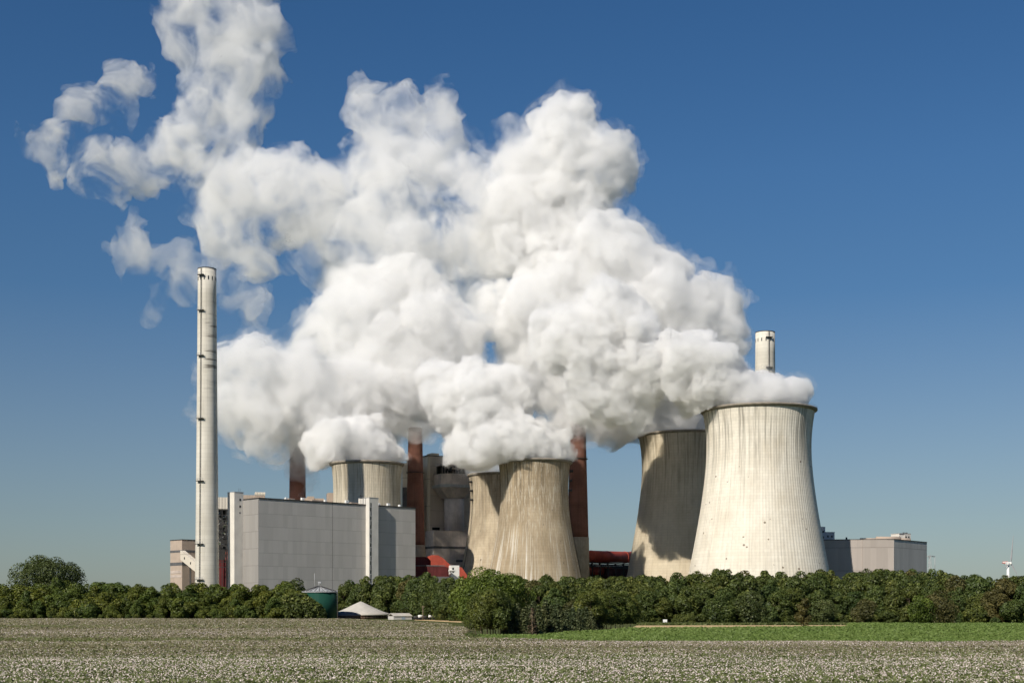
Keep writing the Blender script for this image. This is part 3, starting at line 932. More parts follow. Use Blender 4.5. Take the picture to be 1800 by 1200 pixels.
# ------------------------------------------------------------------ pylon, wires, wind turbine
py_ = empty('power_pylon', (gx(1634.5, 1150), 1150, 0), R(20), label='grey lattice pylon head showing beside the brown grey hall end', cat='pylon')
Hp = gz(976.5, 1150)
pm = MB()
for sx in (-1, 1):
    for sy in (-1, 1):
        pm.tube([(sx * 3, sy * 3, 0), (sx * .7, sy * .7, Hp - 4), (sx * .4, sy * .4, Hp)], .16, 4)
for i in range(12):
    z0, z1 = Hp * i / 12, Hp * (i + 1) / 12
    w0, w1 = 3 - 2.4 * z0 / Hp, 3 - 2.4 * z1 / Hp
    for sy in (-1, 1):
        pm.tube([(-w0, sy * w0, z0), (w1, sy * w1, z1)], .1, 4); pm.tube([(w0, sy * w0, z0), (-w1, sy * w1, z1)], .1, 4)
pm.build('mast', MAT['steel'], py_)
for z, w in ((Hp - .6, 6.5),):
    MB().tube([(-w * .6, 0, z), (0, 0, z + .9), (w * .8, 0, z)], .28, 5).tube([(-w * .6, 0, z), (w * .8, 0, z)], .22, 5).build('crossarm', MAT['steel'], py_)
MB().tube([(5.1, 0, Hp - .8), (5.1, 0, Hp - 14)], .25, 6).build('insulator', MAT['steel'], py_)
for i, (za, xb) in enumerate(((Hp - 12, 0), (Hp - 20, 0), (Hp - 22, 0))):
    p0 = Vector((py_.location.x + 5 - i * 4, 1150, za)); p1 = Vector((gx(1790, 1250) + 8 * i, 1250 + i * 6, 34 - i * 2))
    pts = []
    for t in np.linspace(0, 1, 14):
        q = p0.lerp(p1, t); q.z -= 10 * math.sin(math.pi * t); pts.append(q - p0)
    w = MB().tube(pts, .09, 4).build('power_line', MAT['dark'], None, label='thin sagging power line running off behind the wood from the pylon', cat='cable', group='power lines from the pylon')
    w.location = p0
DT = 2500
MAT['blade'] = weathered('blade_grey', (.32, .33, .35), .1)
wtb = empty('wind_turbine', (gx(1772, DT), DT, 0), 0, label='white wind turbine with a red striped blade far beyond the wood', cat='wind turbine')
hub = Vector((gx(1775.5, DT) - wtb.location.x, -4, gz(989.5, DT)))
MB().lathe([(3.4, 0), (2.3, hub.z - 1)], 20).build('tower', MAT['white_paint'], wtb)
MB().box(-4, 4, -4, 8, hub.z - 2.2, hub.z + 2.2).build('nacelle', MAT['white_paint'], wtb)
def blade(px, py, name='blade', red=False):
    tip = Vector((gx(px, DT) - wtb.location.x, -6, gz(py, DT)))
    dv = tip - hub
    side_ = Vector((-dv.z, 0, dv.x)).normalized()
    mb = MB()
    prof = [(0, 1.0, 1.0), (.06, 1.1, .9), (.2, 1.7, .6), (.55, 1.1, .4), (1, .35, .2)]
    vs, fs = [], []
    for t, w, th in prof:
        c_ = hub + dv * t
        vs += [c_ - side_ * w, c_ + Vector((0, -th, 0)), c_ + side_ * w, c_ + Vector((0, th, 0))]
    for i in range(len(prof) - 1):
        for j in range(4):
            fs.append((i * 4 + j, i * 4 + (j + 1) % 4, i * 4 + 4 + (j + 1) % 4, i * 4 + 4 + j))
    fs += [(3, 2, 1, 0), tuple(len(vs) - 4 + j for j in range(4))]
    o = mb.add(vs, fs).build(name, MAT['blade'], wtb)
    return o, hub, dv, side_
blade(1779, 941); blade(1786, 1010)
b3, hb, dv, sd_ = blade(1763, 997)
MB().lathe([(1.9, -2.5), (1.9, 1), (.6, 2.6)], 16).build('hub', MAT['white_paint'], wtb).location = hub
nb = MB().box(hub.x - 11, hub.x - 2, 4, 10, hub.z + .4, hub.z + 3.6).build('tail_housing', MAT['white_paint'], wtb)
k_ = NT('red_white_stripes'); v_, x_, y_, z_ = k_.obj()
st_ = k_.math('LESS_THAN', k_.math('FRACT', k_.math('DIVIDE', z_, 3.1)), .5)
nb.data.materials.clear(); nb.data.materials.append(k_.finish(k_.mix(st_, (.75, .73, .7), (.62, .07, .04)), .5))

# ------------------------------------------------------------------ farm by the hedge: tank, slurry store, shed
DF = 598
tk = empty('storage_tank', (gx(561.5, DF), DF, 0), 0, label='dark green round storage tank with a ribbed grey cone roof at the hedge end', cat='tank')
tr_ = 30.2 / F * DF
ze = gz(1040, DF); zp = gz(1030, DF)
k_ = NT('green_tank_sheets'); v_, x_, y_, z_ = k_.obj()
a_ = k_.math('MULTIPLY', k_.math('ARCTAN2', y_, x_), 7.6)
c_ = k_.mix(k_.noise(v_, .3, 4, .6), (.006, .046, .031), (.010, .062, .043))
c_ = k_.mix(k_.math('MULTIPLY', k_.math('LESS_THAN', k_.math('FRACT', k_.math('DIVIDE', z_, 1.4)), .05), .4), c_, (.006, .04, .03))
c_ = k_.mix(k_.ramp(k_.noise(k_.scaled(k_.xyz(a_, 0.0, z_), (1, 1, .06)), .8, 4, .6), .52, .75, 0, .4), c_, (.035, .075, .06))
tmat = k_.finish(c_, .8, spec=.2)
MB().lathe([(tr_, 0), (tr_, ze)], 64).build('shell', tmat, tk)
cr = MB(); n = 44
vs = [(0, 0, zp)]; fs = []
for i in range(n):
    t = 2 * math.pi * i / n; hgt = .22 if i % 2 else 0
    vs.append((.9 * math.cos(t), .9 * math.sin(t), zp - .1 + hgt * .3)); vs.append(((tr_ + .3) * math.cos(t), (tr_ + .3) * math.sin(t), ze + .05 + hgt))
for i in range(n):
    j = (i + 1) % n
    fs.append((0, 1 + 2 * i, 1 + 2 * j)); fs.append((1 + 2 * i, 2 + 2 * i, 2 + 2 * j, 1 + 2 * j))
cr.add(vs, fs).build('cone_roof', MAT['steel'], tk)
rbm = MB()
for i in range(0, n, 2):
    t = 2 * math.pi * i / n
    rbm.tube([(.8 * math.cos(t), .8 * math.sin(t), zp + .12), ((tr_ + .3) * math.cos(t), (tr_ + .3) * math.sin(t), ze + .30)], .11, 4)
rbm.build('roof_ribs', MAT['dark'], tk)
MB().lathe([(tr_ + .12, ze - .25), (tr_ + .36, ze - .25), (tr_ + .36, ze + .05), (tr_ + .12, ze + .05)], 64, cap=False).build('eave_ring', MAT['steel'], tk)
MB().tube([(-2.0, -.5, ze + 1), (-2.0, -.5, gz(1007, DF))], .10, 5).build('mast', MAT['steel'], tk)
MB().tube([(-.1, 0, zp - .1), (-.1, 0, gz(1024, DF))], .2, 6).box(-.55, .75, -.3, .3, gz(1024, DF) - .1, gz(1022, DF)).build('vent', MAT['steel'], tk)
MB().tube([(tr_ + .3, -.2, 0), (tr_ + .3, -.2, ze + 1.1)], .12, 5).tube([(tr_ + .3, .5, 0), (tr_ + .3, .5, ze + 1.1)], .12, 5).build('ladder', MAT['steel'], tk)

ss = empty('slurry_store', (gx(634, 641), 641, 0), 0, label='round slurry store with a pale tent roof between the green tank and the trees', cat='slurry store')
sr = 53.5 / F * 641
zs_, zt_ = gz(1079, 641), gz(1056.5, 641)
k_ = NT('boarded_wall_timber'); v_, x_, y_, z_ = k_.obj()
a_ = k_.math('FLOOR', k_.math('MULTIPLY', k_.math('ARCTAN2', y_, x_), 28.0))
wn_ = k_.n('TexWhiteNoise', noise_dimensions='1D'); k_.l(a_, wn_.inputs['W'])
MB().lathe([(sr, 0), (sr, zs_)], 64).build('boarded_wall', k_.finish(k_.mix(wn_.outputs['Value'], (.05, .036, .028), (.17, .125, .10)), .85), ss)
MB().lathe([(sr + .5, zs_ - .5), (sr + .5, zs_ + .15), (sr * .75, zs_ + (zt_ - zs_) * .2), (sr * .5, zs_ + (zt_ - zs_) * .46), (sr * .25, zs_ + (zt_ - zs_) * .75), (.3, zt_)], 72).build('tent_roof', MAT['membrane'], ss)
dm = empty('gas_dome', (gx(604, 614), 614, 0), 0, label='low dark dome covered pit next to the green tank', cat='gas dome')
dr = 30 / F * 614
MB().lathe([(dr, 0), (dr, 1.6)], 48).build('ring_wall', MAT['timber'], dm)
MB().lathe([(dr + .15, 1.5)] + [((dr + .15) * math.cos(t), 1.6 + 1.9 * math.sin(t)) for t in np.linspace(0, 1.5, 9)], 48).build('cover', weathered('dark_grey_membrane', (.13, .13, .135), .1), dm)
sh = empty('field_shed', (gx(708, 590), 590, 0), R(28), label='low white shed with a pale roof and a blue gable at the wood edge', cat='shed')
sh.scale = (.95, .95, .76)
MB().box(-4.5, 4.5, 0, 6.5, 0, 2.0).build('wall', MAT['white_side'], sh)
rf = MB(); rf.add([(-4.7, -.3, 1.9), (4.7, -.3, 1.9), (4.7, 3.25, 3.5), (-4.7, 3.25, 3.5), (-4.7, 6.8, 1.9), (4.7, 6.8, 1.9), (-4.7, -.3, 2.1), (4.7, -.3, 2.1), (4.7, 3.25, 3.7), (-4.7, 3.25, 3.7), (-4.7, 6.8, 2.1), (4.7, 6.8, 2.1)],
                 [(0, 3, 2, 1), (3, 4, 5, 2), (6, 7, 8, 9), (9, 8, 11, 10), (0, 1, 7, 6), (5, 4, 10, 11), (1, 2, 8, 7), (2, 5, 11, 8), (3, 0, 6, 9), (4, 3, 9, 10)])
rf.build('roof', MAT['membrane'], sh)
MB().add([(4.53, .05, 0), (4.53, 6.45, 0), (4.53, 6.45, 2.0), (4.53, 3.25, 3.35), (4.53, .05, 2.0)], [(0, 1, 2, 3, 4)]).build('gable', MAT['blue'], sh)
MB().box(-.6, 1.2, -.06, .04, 0, 1.7).build('door', MAT['blue'], sh)
for i, px in enumerate((731, 739, 746, 757, 764)):
    h = (1.1, 1.5, 1.2, 1.6, 1.3)[i]
    t = empty('slurry_tanker', (gx(px, 575), 575, 0), R(10 + 20 * (i % 2)), label=('small black and white trailer tank parked at the wood edge' ), cat='trailer', group='trailer tanks at the wood edge')
    MB().tube([(-1.0, 0, h), (-.9, 0, h), (.9, 0, h), (1.0, 0, h)], [.4, .62, .62, .4], 14).build('barrel', MAT['white_paint'] if i % 2 else MAT['dark'], t)
    MB().box(-1.1, 1.3, -.5, .5, h - .85, h - .62).build('chassis', MAT['dark'], t)
    for sx in (-.5, .5):
        for sy in (-.62, .62):
            w = MB().lathe([(.42, -.12), (.42, .12)], 16).build('wheel', MAT['window'], t)
            w.rotation_euler = (math.pi / 2, 0, 0); w.location = (sx, sy, .42)
pl = MB().tube([(0, 0, 0), (0, 0, gz(1064, 572))], [.2, .13], 8).box(-.7, .7, -.1, .1, gz(1066, 572), gz(1066, 572) + .15)
pl.build('utility_pole', MAT['pale_bark'], None, label='thin pale wooden pole standing by the parked trailer tanks', cat='pole').location = (gx(743.5, 572), 572, 0)
sg = empty('field_sign', (gx(1169, 424), 424, 0), 0, label='small blank white board on posts at the foot of the wood', cat='sign')
MB().box(-.65, .65, -.05, .05, .6, 1.5).build('board', MAT['white_paint'], sg)
for x in (-.5, .5): MB().box(x - .05, x + .05, .051, .15, 0, 1.4).build('post', MAT['pale_bark'], sg)
pk2 = empty('marker_post', (gx(1797, 425), 425, 0), 0, label='short white marker post at the wood edge behind the beet field', cat='post')
MB().box(-.25, .25, -.2, .2, 0, 1.5).build('post', MAT['white_paint'], pk2)
MB().box(-.35, .35, -.25, .25, 1.5, 1.9).build('cap', MAT['dark'], pk2)
bp = at(1098, 658, 400)
bird = MB()
bird.add([(-.55, .1, .12), (-.15, -.12, .0), (.15, -.12, 0), (.55, .1, .12), (.12, .14, 0), (-.12, .14, 0), (0, -.35, .02), (0, .42, 0), (0, 0, -.09), (0, 0, .09)],
         [(0, 1, 5), (2, 3, 4), (6, 1, 9), (6, 9, 2), (6, 8, 1), (6, 2, 8), (1, 5, 9), (2, 9, 4), (5, 7, 9), (7, 4, 9), (1, 8, 5), (2, 4, 8), (5, 8, 7), (7, 8, 4)])
bo_ = bird.build('bird', MAT['dark'], None, label='tiny dark bird gliding in front of the steam', cat='bird')
bo_.location = bp; bo_.scale = (1.1, 1.1, 1.1)

# ------------------------------------------------------------------ vegetation
def leaf_quads(P, N, size, rng, fold=.0):
    """One bent leaf-spray quad at every point, facing about N."""
    n = len(P)
    N = N / (np.linalg.norm(N, axis=1)[:, None] + 1e-9)
    ref = rng.normal(size=(n, 3))
    U = np.cross(N, ref); U /= np.linalg.norm(U, axis=1)[:, None] + 1e-9
    W = np.cross(N, U)
    s = size[:, None]
    asp = rng.uniform(.6, 1.0, n)[:, None]
    v = np.stack([P - U * s * .9, P - W * s * asp * .55 + N * s * .18, P + U * s, P + W * s * asp * .55 + N * s * .18], 1)
    return v.reshape(-1, 3), np.arange(n * 4).reshape(n, 4)


def crown_mesh(name, seed, rx, z0, z1, nlobe, nleaf, leaf, mat, flat=1.0, top=.5, lobe=(.28, .48), droop=.0):
    """Crown of leaf sprays over many lobes round an egg-shaped body; z0..z1 above the ground."""
    rng = np.random.RandomState(seed)
    zc, rz = (z0 + z1) / 2, (z1 - z0) / 2
    L = []
    while len(L) < nlobe:
        u = rng.normal(size=3); u /= np.linalg.norm(u)
        q = rng.uniform(.35, 1.0) ** .5
        fr = rng.uniform(*lobe)
        w = rx * (1 - .25 * max(0, u[2]) * (1 - flat))
        p = np.array([u[0] * w * q * (1 - fr * .8), u[1] * w * q * (1 - fr * .8), u[2] * rz * q * (1 - fr * .8)])
        L.append((*p, rx * fr))
    L = np.array(L)
    w = L[:, 3] ** 2; w /= w.sum()
    idx = rng.choice(nlobe, int(nleaf * 1.7), p=w)
    U = rng.normal(size=(len(idx), 3)); U[:, 2] += .25; U /= np.linalg.norm(U, axis=1)[:, None]
    rad = L[idx, 3] * (1.02 - .5 * rng.uniform(0, 1, len(idx)) ** 2.2)
    Pt = L[idx, :3] + U * rad[:, None] * np.array([1, 1, .85])
    # keep the outer sprays: drop those deep inside other lobes
    dep = np.zeros(len(Pt))
    for l in L:
        dd = np.linalg.norm((Pt - l[:3]) / np.array([1, 1, .85]), axis=1) / l[3]
        dep = np.maximum(dep, 1 - dd)
    keep = np.argsort(dep + rng.uniform(0, .25, len(dep)))[:nleaf]
    Pt, U, idx = Pt[keep], U[keep], idx[keep]
    Pt[:, 2] += zc
    a_, b_ = np.percentile(Pt[:, 2], (.8, 99.4))          # fill the stated height and spread
    Pt[:, 2] = z0 + (Pt[:, 2] - a_) / (b_ - a_) * (z1 - z0)
    Pt[:, 2] = np.maximum(Pt[:, 2], .05)
    Pt[:, :2] *= rx / np.percentile(np.linalg.norm(Pt[:, :2], axis=1), 98)
    N = U + rng.normal(size=U.shape) * .55; N[:, 2] += .25 - droop
    size = leaf * rng.uniform(.55, 1.25, len(Pt))
    V, Q = leaf_quads(Pt, N, size, rng)
    lt = rng.uniform(0, 1, nlobe)
    tint = np.clip(.55 * rng.uniform(0, 1, len(Pt)) + .45 * lt[idx], 0, 1)
    return np_mesh(name, V, Q, [mat], False, tint)


def trunk_mesh(name, seed, h, r, mat, limbs=6, spread=.35, n_trunks=1):
    rnd = random.Random(seed)
    m = MB()
    for k in range(n_trunks):
        bx, by = (rnd.uniform(-1, 1) * .5 * (n_trunks > 1) * 3, rnd.uniform(-1, 1) * .5 * (n_trunks > 1) * 2)
        dx, dy = rnd.uniform(-.4, .4), rnd.uniform(-.4, .4)
        pts = [(bx + dx * t * t, by + dy * t * t, h * t) for t in (0, .08, .3, .6, 1)]
        m.tube(pts, [r * 1.5, r, r * .8, r * .55, r * .2], 8)
        for i in range(limbs):
            t = rnd.uniform(.35, .9); a = rnd.uniform(0, 6.28); l = h * spread * rnd.uniform(.6, 1.1) * (1.25 - t * .6)
            p = (bx + dx * t * t, by + dy * t * t, h * t)
            q = (p[0] + math.cos(a) * l * .5, p[1] + math.sin(a) * l * .5, p[2] + l * .35)
            e = (p[0] + math.cos(a) * l, p[1] + math.sin(a) * l, p[2] + l * .75)
            m.tube([p, q, e], [r * .5, r * .3, r * .08], 5)
    me = bpy.data.meshes.new(name)
    me.from_pydata(m.v, [], m.f); me.polygons.foreach_set('use_smooth', m.sm); me.update()
    me.materials.append(mat)
    return me


def spruce_crown(name, seed, h, r, mat, n=1900, dead=False):
    rng = np.random.RandomState(seed)
    P_, N_ = [], []
    tiers = int(h / .38)
    for i in range(tiers):
        t = (i + .3) / tiers
        z = .5 + (h - .5) * t
        rr = r * (1 - t) ** .85 * rng.uniform(.82, 1.1) + .08
        nb = max(5, int(11 * (1 - t) + 4))
        a0 = rng.uniform(0, 6.28)
        for b in range(nb):
            if dead and rng.uniform() < .35: continue
            a = a0 + 2 * math.pi * b / nb + rng.uniform(-.2, .2)
            ln = rr * rng.uniform(.75, 1.15)
            m = max(3, int(n / tiers / nb))
            s = rng.uniform(.12, 1, m) ** .7
            zz = z + .18 * ln * s - .42 * ln * s ** 2 + rng.normal(0, .05, m)
            q = np.stack([np.cos(a) * ln * s + rng.normal(0, .09, m), np.sin(a) * ln * s + rng.normal(0, .09, m), zz], 1)
            P_.append(q)
            N_.append(np.stack([np.cos(a) * .4 * np.ones(m), np.sin(a) * .4 * np.ones(m), np.ones(m)], 1) + rng.normal(size=(m, 3)) * .4)
    P_ = np.concatenate(P_); N_ = np.concatenate(N_)
    V, Q = leaf_quads(P_, N_, rng.uniform(.16, .34, len(P_)) * (.55 if dead else 1), rng)
    return np_mesh(name, V, Q, [mat], False, rng.uniform(0, 1, len(P_)))


rng = np.random.RandomState(11)
rnd = random.Random(21)


def plant(name, crown_me, trunk_me, loc, scale, rz, label, cat, group=None, mat=None):
    root = empty(name, loc, rz, label=label, cat=cat, group=group)
    root.scale = scale
    c = link('crown', crown_me, root)
    if mat is not None:
        c.material_slots[0].link = 'OBJECT'; c.material_slots[0].material = mat
    if trunk_me is not None: link('trunk', trunk_me, root)
    return root


# broadleaf variants about 16 m tall with foliage down to the ground
WOODS = [(crown_mesh('wood_crown', 100 + i, 4.9 + .5 * (i % 3), .5, 16.2, 38, 6200, .50, MAT['leaf_wood'], .6, lobe=(.18, .42)), trunk_mesh('wood_trunk', i, 12, .28, MAT['bark'])) for i in range(7)]
HEDGES = [(crown_mesh('hedge_crown', 200 + i, 5.2 + .5 * (i % 3), .2, 15.2, 40, 6200, .52, MAT['leaf_hedge'], .5, lobe=(.18, .42)), trunk_mesh('hedge_trunk', 20 + i, 11, .28, MAT['bark'])) for i in range(5)]
BUSH = [(crown_mesh('bush_crown', 300 + i, 2.6, .05, 4.2, 18, 2400, .30, MAT['leaf_wood'], .8), trunk_mesh('bush_trunk', 40 + i, 2.6, .1, MAT['bark'], 4)) for i in range(4)]

EDGE = [(575, 1086.6), (640, 1087), (700, 1087.4), (760, 1089), (830, 1092), (1000, 1094), (1120, 1095.6), (1300, 1095.8), (1480, 1094.4), (1640, 1095.4), (1840, 1096.6)]
TOPS = [(575, 1030), (600, 1026), (620, 1020), (660, 1014), (745, 1008), (775, 1014), (800, 1014), (950, 1012), (1030, 1018), (1100, 1010), (1160, 1013), (1200, 1006), (1300, 1003), (1360, 1008), (1500, 1004), (1580, 1000), (1660, 1002), (1720, 1010), (1760, 1015), (1790, 1010), (1840, 1012)]
edge_y = lambda px: float(np.interp(px, [p[0] for p in EDGE], [p[1] for p in EDGE]))
top_y = lambda px: float(np.interp(px, [p[0] for p in TOPS], [p[1] for p in TOPS]))

WOOD_LABEL = 'dense dark green broadleaf tree standing among many alike in the wood'
rows = [(2.5, .80, 15.0, .72), (9.0, .96, 16.0, .84), (17.0, 1.02, 17.0, .94), (26.0, 1.0, 19.0, 1.0), (35.0, .99, 19.0, 1.0)]
for ri, (off, hf, step_px, _) in enumerate(rows):
    px = 590 + ri * 7
    while px < 1835:
        D = gd(edge_y(px)) + off + rnd.uniform(-2, 2)
        if ri > 1 and 580 < px < 712: D = max(D, 640) + 30
        stepm = 6.8 + ri * .5
        h = gz(top_y(px) + (2.5 if ri < 3 else 1), D) * hf * (rnd.uniform(.82, 1.05) if ri < 3 else rnd.uniform(.93, 1.04))
        if ri == 0: h *= rnd.uniform(.72, 1.0)
        skip = ri < 2 and 590 < px < 728           # the farm stands in front of the wood here
        if not skip:
            v = rnd.randrange(len(WOODS)); s = h / 16.2
            mat = MAT['leaf_rust'] if rnd.random() < .05 else None
            lab, grp = (WOOD_LABEL, 'trees of the dense wood') if mat is None else ('broadleaf tree with rusty brown tinged leaves among the green wood', 'rusty tinged trees of the wood')
            plant('broadleaf_tree', *WOODS[v], (gx(px, D), D, 0), (max(.82, s) * rnd.uniform(.9, 1.15), max(.82, s) * rnd.uniform(.9, 1.15), s), rnd.uniform(0, 6.28), lab, 'tree', grp, mat)
        px += stepm / D * F * rnd.uniform(.65, 1.3)
px = 740
while px < 1830:
    D = gd(edge_y(px)) - rnd.uniform(.5, 3.5)
    s = rnd.choice((.45, .6, .75, .9, 1.2, 1.5))
    plant('bush', *BUSH[rnd.randrange(4)], (gx(px, D), D, 0), (s * 1.1, s, s * rnd.uniform(.75, 1.1)), rnd.uniform(0, 6.28),
          'low green bush growing along the foot of the wood', 'bush', 'bushes at the foot of the wood')
    px += rnd.uniform(18, 46)
for px, py, D, h, mat, lab in ((1652, 1094, 420, 10.2, MAT['leaf_rust'], 'rounded olive brown bushy tree standing forward of the wood, beside a bright green bush'),
                               (1622, 1094, 418, 8.6, MAT['leaf_round'], 'bright green spreading bush against the dark wood, beside the olive brown one'),
                               (1450, 1094, 425, 7.4, MAT['leaf_dark'], 'rounded dark green bush at the wood edge behind the lone young tree'),
                               (1518, 1094, 430, 7.6, MAT['leaf_rust'], 'rounded olive bush tinged brown, low in front of the wood'),
                               (1268, 1094, 420, 9.5, MAT['leaf_wood'], 'dark rounded tree bulging forward from the wood behind the straw strip'),
                               (1320, 1094, 420, 9.8, MAT['leaf_dark'], 'darkest rounded tree bulging forward from the wood behind the straw strip')):
    plant('bushy_tree', crown_mesh('bushy_crown', int(px), h * .50, .1, h, 26, 4800, .36, mat, .9), trunk_mesh('bushy_trunk', int(px), h * .7, .18, MAT['bark']), (gx(px, D), D, 0), (1.1, 1, 1), 0, lab, 'tree')

# the hedge wood in front of the hall
HT = [(-30, 1020), (60, 1016), (200, 1019), (235, 1024), (300, 1021), (330, 1018), (400, 1024), (470, 1022), (500, 1017), (530, 1022), (548, 1036), (560, 1052)]
hy = lambda px: float(np.interp(px, [p[0] for p in HT], [p[1] for p in HT]))
H_LABEL = 'yellow green bushy tree growing in the thick hedge before the hall'
for ri, (off, hf) in enumerate(((1, .50), (5, .70), (10, .90), (17, .98), (25, .97))):
    px = -25 + ri * 5
    lim = (566, 556, 545, 530, 520)[ri]
    while px < lim:
        D = 622 + off + rnd.uniform(-3, 3)
        h = gz(hy(px) + 2, D) * hf * rnd.uniform(.84, 1.05)
        if ri < 2: h *= rnd.uniform(.7, 1.2)
        s = h / 15.2
        sx = max(.5, s) * rnd.uniform(.85, 1.5)
        plant('hedge_tree', *HEDGES[rnd.randrange(len(HEDGES))], (gx(px, D), D, 0), (sx * rnd.uniform(.85, 1.05), sx, s), rnd.uniform(0, 6.28), H_LABEL, 'tree', 'trees of the thick hedge')
        px += (9.0, 8.0, 7.8, 8.5, 9.5)[ri] * rnd.uniform(.6, 1.35) / D * F
px = -20
while px < 556:
    D = 616 + rnd.uniform(-2, 3); s = rnd.choice((.5, .7, .9, 1.2, 1.5, 1.9)) * rnd.uniform(.8, 1.1)
    plant('bush', *BUSH[rnd.randrange(4)], (gx(px, D), D, 0), (s * rnd.uniform(.9, 1.5), s, s * rnd.uniform(.8, 1.1)), rnd.uniform(0, 6.28),
          'low yellow green bush along the foot of the thick hedge', 'bush', 'bushes at the foot of the hedge', MAT['leaf_hedge'])
    px += rnd.uniform(9, 24)
for px, h in ((520, 11.5), (533, 9.6), (544, 8.4), (553, 6.8), (560, 5.0), (566, 3.2)):
    plant('bush', *BUSH[int(h) % 4], (gx(px, 586), 586, 0), (h / 4, h / 4, h / 4.2), px, 'bright yellow green bush sloping down at the hedge end by the green tank', 'bush', 'bushes at the hedge end by the tank')
plant('broadleaf_tree', crown_mesh('dark_crown', 61, 6.6, 2, 17.8, 24, 3600, .62, MAT['leaf_dark'], .8), WOODS[1][1], (gx(519, 660), 660, 0), (1, 1, 1.06), 0, 'dark green tree rising behind the hedge end, above the green tank', 'tree')
# broad dome tree on the left skyline
DD = 700
plant('dome_tree', crown_mesh('dome_crown', 62, 19.0, 6, gz(979, DD), 60, 20000, .60, MAT['leaf_dark'], 1.0, lobe=(.2, .34)), trunk_mesh('dome_trunk', 62, 22, .7, MAT['bark'], 10),
      (gx(87, DD), DD, 0), (1.0, 1, 1), 0, 'very broad dark dome shaped tree rising above the hedge against the sky', 'tree')
# big round bright tree behind the copse
DR = 440
plant('round_tree', crown_mesh('round_crown', 63, 12.2, .6, gz(1001.5, DR), 52, 15000, .46, MAT['leaf_round'], 1.0, lobe=(.2, .36)), trunk_mesh('round_trunk', 63, 12, .5, MAT['bark'], 9),
      (gx(872, DR), DR, 0), (1, .9, 1), .4, 'large round bright green tree before the brown streaked cooling tower', 'tree')
plant('broadleaf_tree', crown_mesh('side_crown', 64, 6.4, .6, 14.6, 24, 4200, .6, MAT['leaf_round'], .8), WOODS[2][1], (gx(826, DR + 6), DR + 6, 0), (1, 1, 1), 0, 'smaller green tree touching the large round bright one', 'tree')
# the lone young tree at the end of the straw strip
plant('young_tree', crown_mesh('young_crown', 65, 2.3, .5, 7.4, 16, 1700, .34, MAT['leaf_rust'], .6), trunk_mesh('young_trunk', 65, 5.5, .11, MAT['bark'], 6), (gx(1412.5, 352), 352, 0), (1, 1, 1), 0,
      'lone slim olive brown young tree at the end of the straw strip', 'tree')
plant('bush', *BUSH[2], (gx(1561, 415), 415, 0), (.3, .3, .32), 0, 'tiny dark bush alone in the bright green beet field', 'bush')

# the copse in the field
COP = [(crown_mesh('copse_crown', 400 + i, 2.2 + .3 * i, 1.5, 8.3, 24, 3800, .22, MAT['leaf_copse'], .8), trunk_mesh('copse_trunk', 60 + i, 6.4, .08, MAT['bark'], 6, .3)) for i in range(4)]
for i, (px, D, h) in enumerate(((836, 243, 6.6), (846, 247, 7.8), (856, 241, 8.0), (868, 244, 8.3), (879, 241, 8.0), (862, 252, 8.4), (848, 256, 7.9), (881, 252, 7.9), (893, 246, 6.8), (832, 254, 6.4), (871, 260, 8.4), (889, 258, 7.4))):
    s = h / 8.3
    plant('copse_tree', *COP[i % 4], (gx(px, D), D, 0), (s, s, s), i * 1.3, 'green leafy young tree with a bare thin trunk at the copse end', 'tree', 'leafy trees at the copse end')
for i, px in enumerate((845, 857, 866, 876, 888)):
    D = 240.5 + (i * 5 % 7)
    plant('sapling', crown_mesh('sapling_crown', 500 + i, 1.0, 1.7, 5.2, 9, 500, .24, MAT['leaf_copse']), trunk_mesh('sapling_trunk', 80 + i, 4.2, .05, MAT['bark'], 3, .2), (gx(px, D), D, 0), (1, 1, 1), i,
          'slim sapling with a thin straight stem under the leafy copse end', 'tree', 'saplings under the copse end')
SPR = [(spruce_crown('spruce_crown', 600 + i, 6.3, 1.75 + .12 * i, MAT['needle'], 2600), trunk_mesh('spruce_trunk', 90 + i, 5.8, .10, MAT['pale_bark'], 0)) for i in range(5)]
cx_ = 0
for row, (off, hs) in enumerate(((1.2, .92), (4.2, 1.0), (7.4, 1.08), (10.8, 1.12))):
    px = 893 + row * 6
    while px < 1052:
        D = float(np.interp(px, (880, 935, 1000, 1060), (242, 243, 276, 312))) + off * 1.25 + rnd.uniform(-.6, .6)
        top = float(np.interp(px, (890, 905, 960, 1000, 1050), (1073, 1063, 1058, 1066, 1070)))
        h = gz(top, D) * hs * .97 * rnd.uniform(.9, 1.06)
        s = h / 6.3
        plant('spruce', *SPR[rnd.randrange(5)], (gx(px, D), D, 0), (s * 1.12, s * 1.12, s), rnd.uniform(0, 6.28), 'grey green spruce packed close among others in the field copse', 'tree', 'spruces of the field copse')
        px += rnd.uniform(2.2, 3.0) / D * F
ds = plant('dead_spruce', spruce_crown('dead_crown', 700, 5.2, 1.15, MAT['dead_needle'], 900, True), trunk_mesh('dead_trunk', 99, 5.0, .13, MAT['deadwood'], 0), (gx(936, 237.6), 237.6, 0), (1, 1, 1), .5,
           'dead rust brown spruce with bare trunk at the front of the copse', 'tree')
for i, (px, D, h) in enumerate(((1036, 308, 8.6), (1050, 312, 8.0), (1042, 320, 9.0), (1066, 318, 7.6), (1028, 312, 7.6))):
    s = h / 8.3
    plant('copse_tree', *COP[(i + 1) % 4], (gx(px, D), D, 0), (s * 1.25, s * 1.25, s), i * 2.1, 'leafy green tree rising behind the spruces of the copse', 'tree', 'leafy trees behind the spruces')
